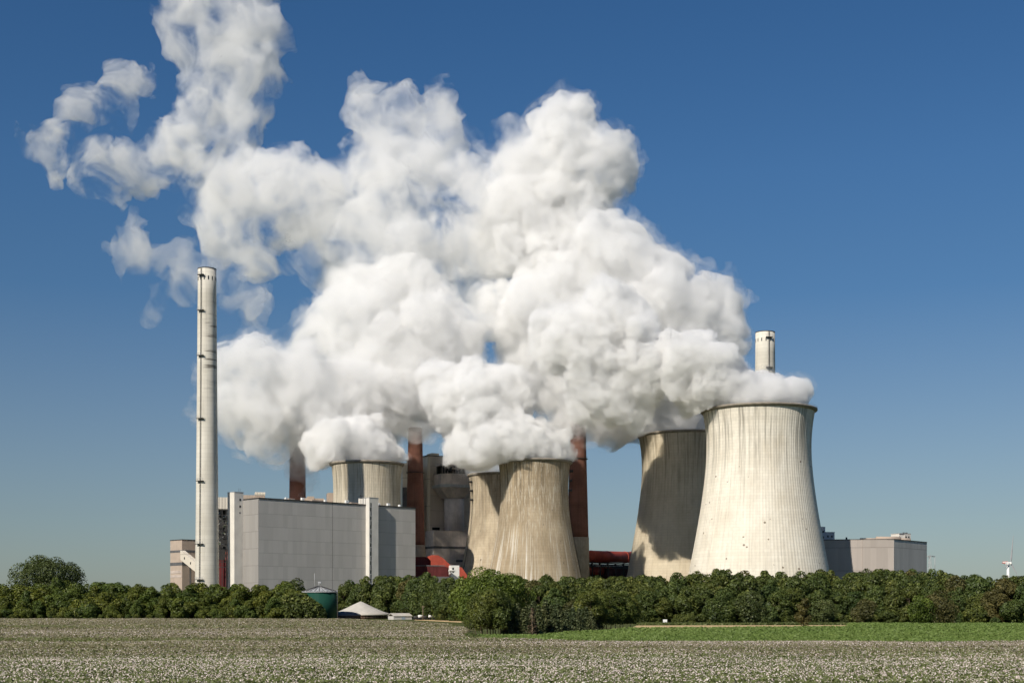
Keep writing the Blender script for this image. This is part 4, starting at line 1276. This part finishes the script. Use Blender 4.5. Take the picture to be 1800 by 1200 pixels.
for i, (px, D, h) in enumerate(((1082, 322, 8.4), (1095, 325, 8.8), (1108, 328, 8.0), (1090, 334, 8.6), (1074, 328, 8.0))):
    s = h / 8.3
    plant('copse_tree', *COP[i % 4], (gx(px, D), D, 0), (s * 1.15, s * 1.15, s), i * 2.7, 'leafy tree with a bare lower trunk at the copse end by the straw strip', 'tree', 'leafy trees by the straw strip')


# ------------------------------------------------------------------ crops
def inside(poly, X, Y):
    c = np.zeros(len(X), bool)
    for (x0, y0), (x1, y1) in zip(poly, poly[1:] + poly[:1]):
        m = ((y0 > Y) != (y1 > Y)) & (X < (x1 - x0) * (Y - y0) / (y1 - y0 + 1e-12) + x0)
        c ^= m
    return c


def vnoise(X, Y, seed):
    r_ = np.random.RandomState(seed); L = r_.uniform(0, 1, (64, 64))
    i, j = np.floor(X).astype(int), np.floor(Y).astype(int); fx, fy = X - i, Y - j
    fx = fx * fx * (3 - 2 * fx); fy = fy * fy * (3 - 2 * fy)
    g = lambda a, b: L[a % 64, b % 64]
    return (g(i, j) * (1 - fx) + g(i + 1, j) * fx) * (1 - fy) + (g(i, j + 1) * (1 - fx) + g(i + 1, j + 1) * fx) * fy


def crop_points(poly, d0, d1, dens, seed, wfac=.80):
    r_ = np.random.RandomState(seed)
    n = int(dens * wfac * (d1 ** 2 - d0 ** 2) / 2)
    Y = np.sqrt(r_.uniform(d0 ** 2, d1 ** 2, n)); X = (r_.uniform(0, 1, n) - .5) * Y * wfac
    k = inside(poly, X, Y)
    return X[k], Y[k], r_


def crop(name, poly, bands, mats, label, blossom=True, height=.55):
    VV, QQ, TT, MM = [], [], [], []
    base = 0
    for bi, (d0, d1, dens, nl, ls, nb, bs) in enumerate(bands):
        X, Y, r_ = crop_points(poly, d0, d1, dens, 31 + bi)
        n = len(X)
        pn = .6 * vnoise(X / 70 + 9, Y / 16 + X / 400, 5) + .4 * vnoise(X / 7, Y / 3.5, 6)
        ga = lambda c, w: np.exp(-((Y - c - X * .05) / w) ** 2)
        rt = 1 / (1 + np.exp(-(X + 5) / 8))
        strip = .42 * (1 - rt) * ga(255, 30) + .38 * rt * ga(176, 13) - .42 * (1 - rt) * ga(200, 14) - .12 * ga(150, 14) + .15 * ga(118, 16) - .25 * (1 - rt) * ga(345, 25)
        vig = vnoise(X / 14, Y / 6, 8)
        h = height * (.7 + .5 * vig)
        # leaves
        k = nl
        ang = r_.uniform(0, 6.28, (n, k)); rad = r_.uniform(0, .42, (n, k)) * ls / .13
        hh = h[:, None] * r_.uniform(.35, 1.0, (n, k))
        P_ = np.stack([X[:, None] + np.cos(ang) * rad, Y[:, None] + np.sin(ang) * rad, hh], -1).reshape(-1, 3)
        N_ = r_.normal(size=P_.shape) * .55; N_[:, 2] += 1.0; N_[:, 1] -= .3
        V, Q = leaf_quads(P_, N_, ls * r_.uniform(.7, 1.3, len(P_)), r_)
        VV.append(V); QQ.append(Q + base); base += len(V)
        TT.append(np.clip(r_.uniform(0, 1, len(Q)) * .7 + .3 * np.repeat(vig, k), 0, 1))
        ripe = np.clip((Y - 118 + 18 * (vnoise(X / 22, Y / 9, 12) - .5)) / 40, 0, .85) * (1 - .75 * np.clip(-strip * 2.2, 0, 1)) if blossom else np.zeros(n)
        MM.append(np.where(np.repeat(r_.uniform(0, 1, n) < ripe, k), 2, 0))       # paler, ripening plants further out
        if blossom and nb:
            bl = np.clip((.36 if bi == 0 else .30 if bi == 1 else .36) + (pn - .5) * .6 + strip * .8, .02, 1.0)
            kk = r_.uniform(0, 1, (n, nb)) < bl[:, None]
            ii, jj = np.nonzero(kk)
            ang = r_.uniform(0, 6.28, len(ii)); rad = r_.uniform(0, .42, len(ii)) * ls / .13
            P_ = np.stack([X[ii] + np.cos(ang) * rad, Y[ii] + np.sin(ang) * rad, h[ii] * r_.uniform(.86, 1.06, len(ii))], -1)
            N_ = r_.normal(size=P_.shape) * .5; N_[:, 2] += .7; N_[:, 1] -= .8; N_[:, 0] -= .2
            V, Q = leaf_quads(P_, N_, bs * r_.uniform(.6, 1.3, len(P_)), r_)
            VV.append(V); QQ.append(Q + base); base += len(V)
            TT.append(r_.uniform(0, 1, len(Q))); MM.append(np.ones(len(Q)))
    me = np_mesh(name, np.concatenate(VV), np.concatenate(QQ), mats, False, np.concatenate(TT), np.concatenate(MM))
    return link(name, me, None, kind='stuff', label=label)


leaf_potato = leaf_material('potato_leaves', (.066, .082, .026), (.130, .155, .052), (.20, .225, .090), .25, 0)
leaf_ripe = leaf_material('ripening_potato_leaves', (.11, .10, .052), (.205, .186, .108), (.29, .265, .165), .25, 0)
blossom_m = leaf_material('potato_blossom', (.46, .37, .35), (.60, .51, .48), (.76, .69, .65), .15, 0)
leaf_beet = leaf_material('beet_leaves', (.085, .132, .028), (.142, .208, .050), (.21, .27, .080), .25, 0)
crop('potato_crop', POTATO, [(62, 122, 6.5, 13, .14, 4, .080), (122, 185, 4.0, 11, .17, 4, .075), (185, 300, 1.8, 10, .23, 4, .095), (300, 640, .6, 9, .34, 4, .14)],
     [leaf_potato, blossom_m, leaf_ripe], 'flowering potato crop with pale pink blossom covering the front field')
crop('beet_crop', BEET, [(178, 260, 1.6, 7, .22, 0, 0), (260, 450, .55, 6, .32, 0, 0)], [leaf_beet], 'bright green beet crop between the flowering field and the wood', False, .5)
# rough grass along the foot of the wood and round the copse
GR = [(gx(1120, 424), 424), (gx(1495, 440), 440), (gx(1495, 402), 402), (gx(1120, 394), 394)]
GR2 = [(-12, 232), (-4, 210), (18, 190), (26, 195), (2, 215), (gx(935, 236.5), 236.5), (gx(850, 238), 238), (gx(836, 250), 250), (-14, 262)]
leaf_grass = leaf_material('rough_grass_blades', (.05, .07, .015), (.09, .12, .03), (.16, .17, .06), .3, 0)


def grass(name, poly, n, h, label, seed):
    r_ = np.random.RandomState(seed)
    P_ = np.array(poly); lo, hi = P_.min(0), P_.max(0)
    X = r_.uniform(lo[0], hi[0], n); Y = r_.uniform(lo[1], hi[1], n); k = inside(poly, X, Y); X, Y = X[k], Y[k]
    p = np.stack([X, Y, h * r_.uniform(.3, .7, len(X))], -1); N_ = r_.normal(size=p.shape); N_[:, 2] *= .4; N_[:, 1] -= .6
    V, Q = leaf_quads(p, N_, h * r_.uniform(.6, 1.2, len(X)), r_)
    return link(name, np_mesh(name, V, Q, [leaf_grass], False, r_.uniform(0, 1, len(Q))), None, kind='stuff', label=label)


grass('rough_grass', GR, 16000, .5, 'rough grass verge along the foot of the wood', 3)
grass('rough_grass', GR2, 12000, .35, 'rough grass round the near end of the copse', 4)

# ------------------------------------------------------------------ steam
def noise3(p, seed, n=32):
    """smooth gradient-like value noise in -1..1; p (...,3) in lattice units"""
    rng=np.random.RandomState(seed); L=rng.uniform(-1,1,(n,n,n)).astype(np.float32)
    i=np.floor(p).astype(np.int32); f=(p-i).astype(np.float32); f=f*f*f*(f*(f*6-15)+10)
    i%=n; j=(i+1)%n
    x0,y0,z0=i[...,0],i[...,1],i[...,2]; x1,y1,z1=j[...,0],j[...,1],j[...,2]
    fx,fy,fz=f[...,0],f[...,1],f[...,2]
    c00=L[x0,y0,z0]*(1-fx)+L[x1,y0,z0]*fx; c10=L[x0,y1,z0]*(1-fx)+L[x1,y1,z0]*fx
    c01=L[x0,y0,z1]*(1-fx)+L[x1,y0,z1]*fx; c11=L[x0,y1,z1]*(1-fx)+L[x1,y1,z1]*fx
    a=c00*(1-fy)+c10*fy; b=c01*(1-fy)+c11*fy
    return a*(1-fz)+b*fz

def surface_nets(v, origin, h):
    """v>0 outside; returns verts, quads"""
    s=v<0
    nx,ny,nz=v.shape
    # active cells
    c=[s[dx:nx-1+dx,dy:ny-1+dy,dz:nz-1+dz] for dx in(0,1) for dy in(0,1) for dz in(0,1)]
    cnt=sum(x.astype(np.int8) for x in c)
    act=(cnt>0)&(cnt<8)
    idx=np.argwhere(act)
    num=-np.ones(act.shape,np.int64); num[act]=np.arange(len(idx))
    acc=np.zeros((len(idx),3)); w=np.zeros(len(idx))
    off=[(dx,dy,dz) for dx in(0,1) for dy in(0,1) for dz in(0,1)]
    vals=[v[idx[:,0]+o[0],idx[:,1]+o[1],idx[:,2]+o[2]] for o in off]
    for a in range(8):
        for b in range(a+1,8):
            d=[abs(off[a][k]-off[b][k]) for k in range(3)]
            if sum(d)!=1: continue
            m=(vals[a]<0)!=(vals[b]<0)
            t=np.where(m, vals[a]/(vals[a]-vals[b]+1e-12*(vals[a]==vals[b])),0)
            for k in range(3):
                acc[:,k]+=np.where(m, off[a][k]+(off[b][k]-off[a][k])*t,0)
            w+=m
    verts=(idx+acc/w[:,None])*h+np.array(origin)
    quads=[]
    # edges along each axis
    for ax in range(3):
        sl0=[slice(1,-1)]*3; sl1=[slice(1,-1)]*3
        sl0[ax]=slice(0,-1); sl1[ax]=slice(1,None)
        e0=s[tuple(sl0)]; e1=s[tuple(sl1)]
        for flip,m in ((0,e0&~e1),(1,~e0&e1)):
            p=np.argwhere(m)
            o=np.array([1,1,1]); o[ax]=0
            p=p+o
            b,cx=[(1,2),(2,0),(0,1)][ax]
            q=[]
            for db,dc in ((0,0),(-1,0),(-1,-1),(0,-1)):
                r=p.copy(); r[:,b]+=db; r[:,cx]+=dc
                q.append(num[r[:,0],r[:,1],r[:,2]])
            q=np.stack(q,1)
            if flip: q=q[:,::-1]
            quads.append(q)
    return verts, np.concatenate(quads)

def steam_mesh(name, blobs, h, billow, rough, seed, warp=0.0, k=3.0, offs=0.0, kids=22, kids2=9, clip=None, veil=0.0, veil_mat=None, L0=4.0):
    B=np.array([(*at(x,y,D), r/F*D) for x,y,r,D in blobs])
    rng=np.random.RandomState(seed)
    M=B.copy(); gen=M; allb=[M*np.array([1,1,1,.93])]
    for nch,fr in ((kids,.42),(kids2,.40)):
        out=[]
        for b in gen:
            u=rng.normal(size=(nch,3)); u/=np.linalg.norm(u,axis=1)[:,None]
            rr=b[3]*fr*rng.uniform(.6,1.15,nch)
            pos=b[:3]+u*(b[3]*.97-rr*.45)[:,None]
            # keep those near the outer surface
            dm=(np.linalg.norm(pos[:,None]-M[None,:,:3],axis=2)-M[None,:,3]).min(1)
            ok=(dm>-rr*.9)&(rr>3.0)
            out.append(np.concatenate([pos,rr[:,None]],1)[ok])
        gen=np.concatenate(out) if out else np.zeros((0,4)); allb.append(gen)
        if not len(gen): break
    B=np.concatenate(allb)
    pad=billow*1.5+12
    lo=(B[:,:3]-B[:,3:4]).min(0)-pad; hi=(B[:,:3]+B[:,3:4]).max(0)+pad
    n=np.ceil((hi-lo)/h).astype(int)
    ax=[(lo[i]+np.arange(n[i])*h).astype(np.float32) for i in range(3)]
    X=np.stack(np.meshgrid(*ax,indexing='ij'),-1)
    W=X
    if warp:
        W=X+warp*np.stack([noise3(X/28.,seed+90+i)+.5*noise3(X/11.,seed+95+i) for i in range(3)],-1)
    d=np.full(X.shape[:3],22.0,np.float32)
    for b in B:
        R=b[3]+22
        sl=[]
        for i in range(3):
            a=max(0,int((b[i]-R-lo[i])/h)); z=min(n[i],int((b[i]+R-lo[i])/h)+2); sl.append(slice(a,z))
        sl=tuple(sl)
        dd=np.sqrt(((W[sl]-b[:3].astype(np.float32))**2).sum(-1))-b[3]
        o=d[sl]; hh=np.clip(k-np.abs(o-dd),0,None)/k
        d[sl]=np.minimum(o,dd)-hh*hh*k*.25
    near=np.abs(d)<min(pad,21)
    p=W[near]
    # billows
    s=np.zeros(len(p),np.float32); a=1.0; L=billow*L0; tot=0
    for o in range(5):
        s+=a*np.abs(noise3(p/L+o*7.3,seed+o)); tot+=a; a*=.74; L*=.5
    f=np.zeros(len(p),np.float32); a=1.0; L=22.
    for o in range(4):
        f+=a*noise3(p/L+o*3.1,seed+20+o); a*=.6; L*=.5
    d[near]+= -billow*1.6*(s/tot-.25) + rough*f + offs
    if clip:
        (tx,ty,_),tr,tz=clip
        hd=np.hypot(X[...,0]-tx,X[...,1]-ty)
        cut=tz-.75*np.maximum(0,hd-tr-1)-X[...,2]               # the rim holds the steam up; it may sag further out
        d=np.maximum(d,cut)
    d[0]=d[-1]=9; d[:,0]=d[:,-1]=9; d[:,:,0]=d[:,:,-1]=9
    if veil:
        e=d-veil+(noise3(X/13.,seed+60)*3.2+noise3(X/6.,seed+61)*2.2)*veil/4
        if clip: e=np.maximum(e,cut+1.5)
        e[0]=e[-1]=9; e[:,0]=e[:,-1]=9; e[:,:,0]=e[:,:,-1]=9
        ve,qe=surface_nets(e[::1],lo,h)
    v,q=surface_nets(d,lo,h)
    me=bpy.data.meshes.new(name); me.from_pydata(v.tolist(),[],q.tolist()); me.update()
    me.polygons.foreach_set('use_smooth',np.ones(len(q),bool))
    ob=bpy.data.objects.new(name,me); bpy.context.scene.collection.objects.link(ob)
    if veil:
        mv=bpy.data.meshes.new('veil'); mv.from_pydata(ve.tolist(),[],qe.tolist()); mv.update()
        mv.polygons.foreach_set('use_smooth',np.ones(len(qe),bool)); mv.materials.append(veil_mat)
        vo=bpy.data.objects.new('veil',mv); bpy.context.scene.collection.objects.link(vo); vo.parent=ob
    return ob



def steam_mat(name, dens, sc=.03, lo=.3, hi=.5, floor=0.0, detail=5, alb=.95):
    """Steam: white droplets, thick where the billows are, thinning out in torn shreds."""
    k = NT(name)
    v, x, y, z = k.pos()
    nz = k.noise(v, sc, detail, .66, .7)
    vs = k.n('VolumeScatter'); vs.inputs['Color'].default_value = (alb - .002, alb + .003, min(.99, alb + .028), 1); vs.inputs['Anisotropy'].default_value = .1
    k.l(k.ramp(nz, lo, hi, dens * floor, dens), vs.inputs['Density'])
    k.l(vs.outputs[0], k.out.inputs['Volume'])
    tr = k.n('BsdfTransparent'); tl = k.n('BsdfTranslucent'); mx = k.n('MixShader')
    mx.inputs[0].default_value = .012
    k.l(tr.outputs[0], mx.inputs[1]); k.l(tl.outputs[0], mx.inputs[2]); k.l(mx.outputs[0], k.out.inputs['Surface'])
    return k.m


S_VEIL = steam_mat('steam_veil', .035, .07, .44, .64, .0, 7, .93)
S_DENSE = steam_mat('dense_steam', .34, .11, .36, .56, .04, 7, .935)
S_MID = steam_mat('thick_steam', .17, .055, .39, .60, .02, 8, .90)
S_MIDB = steam_mat('bright_thick_steam', .19, .055, .39, .60, .02, 8, .93)
S_SOFT = steam_mat('drifting_steam', .11, .028, .43, .67, .0, 9, .88)
S_THIN = steam_mat('thin_steam', .10, .032, .43, .68, .0, 9, .90)
S_WISP = steam_mat('wispy_steam', .05, .035, .42, .68, .0, 8, .97)

TOW = dict(A=(T_BIG, 35.5, 127.6), B=(T_REAR, 35.0, 127.6), C=(T_MID, 24.2, 98.6), D=(T_MID2, 24.2, 98.6), E=(T_LEFT, 24.2, 98.6))
PL = [
 ('A', S_DENSE, 8, .8, 'A', 'bright steam pouring over the rim of the largest pale cooling tower',
  [(1408,694,17,850),(1385,699,22,838),(1385,699,22,862),(1350,699,24,830),(1350,697,26,868),(1310,697,28,832),(1310,692,30,866),(1280,692,32,845),(1262,670,42,838),(1240,655,48,836),(1215,640,52,838),(1190,632,46,845),(1168,640,34,850),(1115,640,52,848),(1055,640,60,850),(1095,585,52,850),(1015,610,52,852),(1065,550,46,852),(1040,690,44,850),(1090,700,40,850),(975,590,40,856),(1130,690,30,848),(1250,700,26,838),(1215,690,30,845)]),
 ('B', S_MIDB, 12, 1.0, 'B', 'towering mass of steam from the big warm grey cooling tower behind',
  [(1200,748,34,985),(1165,745,42,985),(1215,735,45,990),(1115,735,52,972),(1085,690,75,966),(1170,660,80,965),(1045,630,100,962),(1150,565,98,962),(1225,550,66,962),(1265,590,46,957),(1285,600,30,955),(990,570,92,966),(1060,490,88,970),(1150,500,62,962),(1000,455,52,975),(1085,430,34,970),(1118,418,13,970),(950,645,52,972),(925,668,26,976),(995,700,45,972),(1135,775,20,980),(1028,742,24,962),(1012,738,22,960)]),
 ('B2', S_MIDB, 11, 2.2, None, 'tall steam column leaning over the biggest steam mass, against the blue sky',
  [(1005,235,54,990),(1060,290,50,990),(1025,300,55,990),(960,315,70,1000),(1000,375,62,990),(925,395,78,1000),(958,212,22,990),(1090,305,24,988),(960,440,55,985)]),
 ('B3', S_MID, 8, 2.0, None, 'small round puff of steam hanging left of the biggest steam mass',
  [(872,540,36,985),(885,575,34,985),(850,528,20,985),(900,610,26,985),(930,560,30,980)]),
 ('C', S_DENSE, 8, .8, 'C', 'bright steam rolling off the brown streaked cooling tower',
  [(992,797,12,877),(965,793,22,866),(960,787,28,880),(925,786,34,865),(900,778,42,865),(862,775,46,865),(825,785,36,870),(935,768,28,878),(845,705,62,880),(800,690,46,885),(890,690,42,880),(770,672,30,888),(850,740,54,872),(806,722,40,880)]),
 ('D', S_MID, 11, 1.4, 'D', 'wide bank of steam from the mottled cooling tower',
  [(740,620,100,965),(690,660,92,965),(742,738,24,945),(728,735,20,948),(780,590,66,965),(640,575,80,972),(575,575,46,975),(655,520,50,982),(710,508,52,978),(600,500,26,988),(808,725,46,965),(850,808,30,975),(880,815,26,972),(765,690,56,955),(560,610,40,985)]),
 ('E', S_DENSE, 8, 1.0, 'E', 'steam blowing off the tower behind the grey hall and away past the brick chimney',
  [(693,798,14,900),(660,790,28,892),(660,786,28,910),(620,782,36,890),(592,778,38,888),(570,784,27,888),(553,806,13,890),(640,765,30,900)]),
 ('E2', S_MID, 10, 1.4, None, 'billowing steam bank close beside the tall slender chimney',
  [(445,650,52,905),(405,650,42,908),(520,690,74,915),(455,715,62,905),(600,695,62,930),(650,700,42,930),(470,765,30,905),(488,792,12,905),(395,715,32,908),(560,725,38,920),(690,700,36,935)]),
 ('F', S_SOFT, 12, 5, None, 'broad grey white cloud of drifting steam high above the chimneys',
  [(450,370,88,1040),(395,392,48,1040),(520,350,78,1030),(600,385,88,1020),(600,440,66,1020),(700,405,98,1010),(760,435,88,1010),(700,300,84,1020),(685,235,60,1030),(760,255,58,1030),(830,335,76,1010),(865,420,72,1000),(640,182,26,1030),(775,195,26,1030),(812,488,44,1000),(900,270,40,1010)]),
 ('G', S_THIN, 9, 6, None, 'torn column of thin steam rising out of the top of the picture',
  [(380,280,66,1060),(390,205,66,1060),(400,130,66,1060),(380,60,74,1060),(345,10,48,1060),(430,60,56,1060),(400,-30,70,1060),(440,190,34,1060)]),
 ('G2', S_THIN, 8, 6, None, 'ragged arm of thin steam stretching away towards the open sky',
  [(310,272,46,1062),(235,290,42,1062),(182,290,36,1062),(100,268,36,1062),(85,245,24,1062),(192,340,20,1062),(150,185,32,1066),(205,152,28,1066),(248,150,24,1066),(215,175,24,1066)]),
 ('H', S_WISP, 7, 5, None, 'faint wisps of steam around the top of the tall slender chimney',
  [(240,450,36,1000),(238,402,15,1000),(275,470,26,1000),(330,480,36,1000),(400,492,54,1000),(430,518,38,1000),(280,535,14,1000)]),
 ('W', S_WISP, 5, 4, None, 'thin shreds of steam curling round the brick chimney behind the hall',
  [(520,790,14,935),(526,825,12,935),(515,755,22,935),(532,850,8,935),(545,770,16,935),(530,808,12,935)]),
 ('X', S_WISP, 5, 4, None, 'grey shred of steam hiding the top of the chimney before the boiler house',
  [(725,765,14,928),(738,750,20,928),(712,758,14,926),(752,762,14,926)]),
 ('Y', S_WISP, 5, 4, None, 'grey shred of steam hiding the sooty chimney top beside the streaked tower',
  [(1005,745,18,942),(1028,755,18,943),(1046,745,20,944),(1070,755,14,944)]),
]
HV = 1.7
for key, mat, billow, rough, tw, label, blobs in PL:
    soft = rough > 3
    o = steam_mesh('steam_plume', blobs, 1.25 if key in 'ACE' else HV, billow * (.8 if soft else .95), rough, ord(key[0]) * 7 + len(key), warp=8 if soft else 2,
                   kids=14 if soft else 24, offs=-3.0 if soft else -1.5, clip=TOW.get(tw), veil=4.0 if key in ('B', 'B2', 'D', 'E2') else 2.5 if key in 'ACE' else 0, L0=2.6 if key in 'ACE' else 4.0, veil_mat=S_VEIL)
    o.data.materials.append(mat)
    tag(o, label, 'steam', 'steam plumes of the power station')
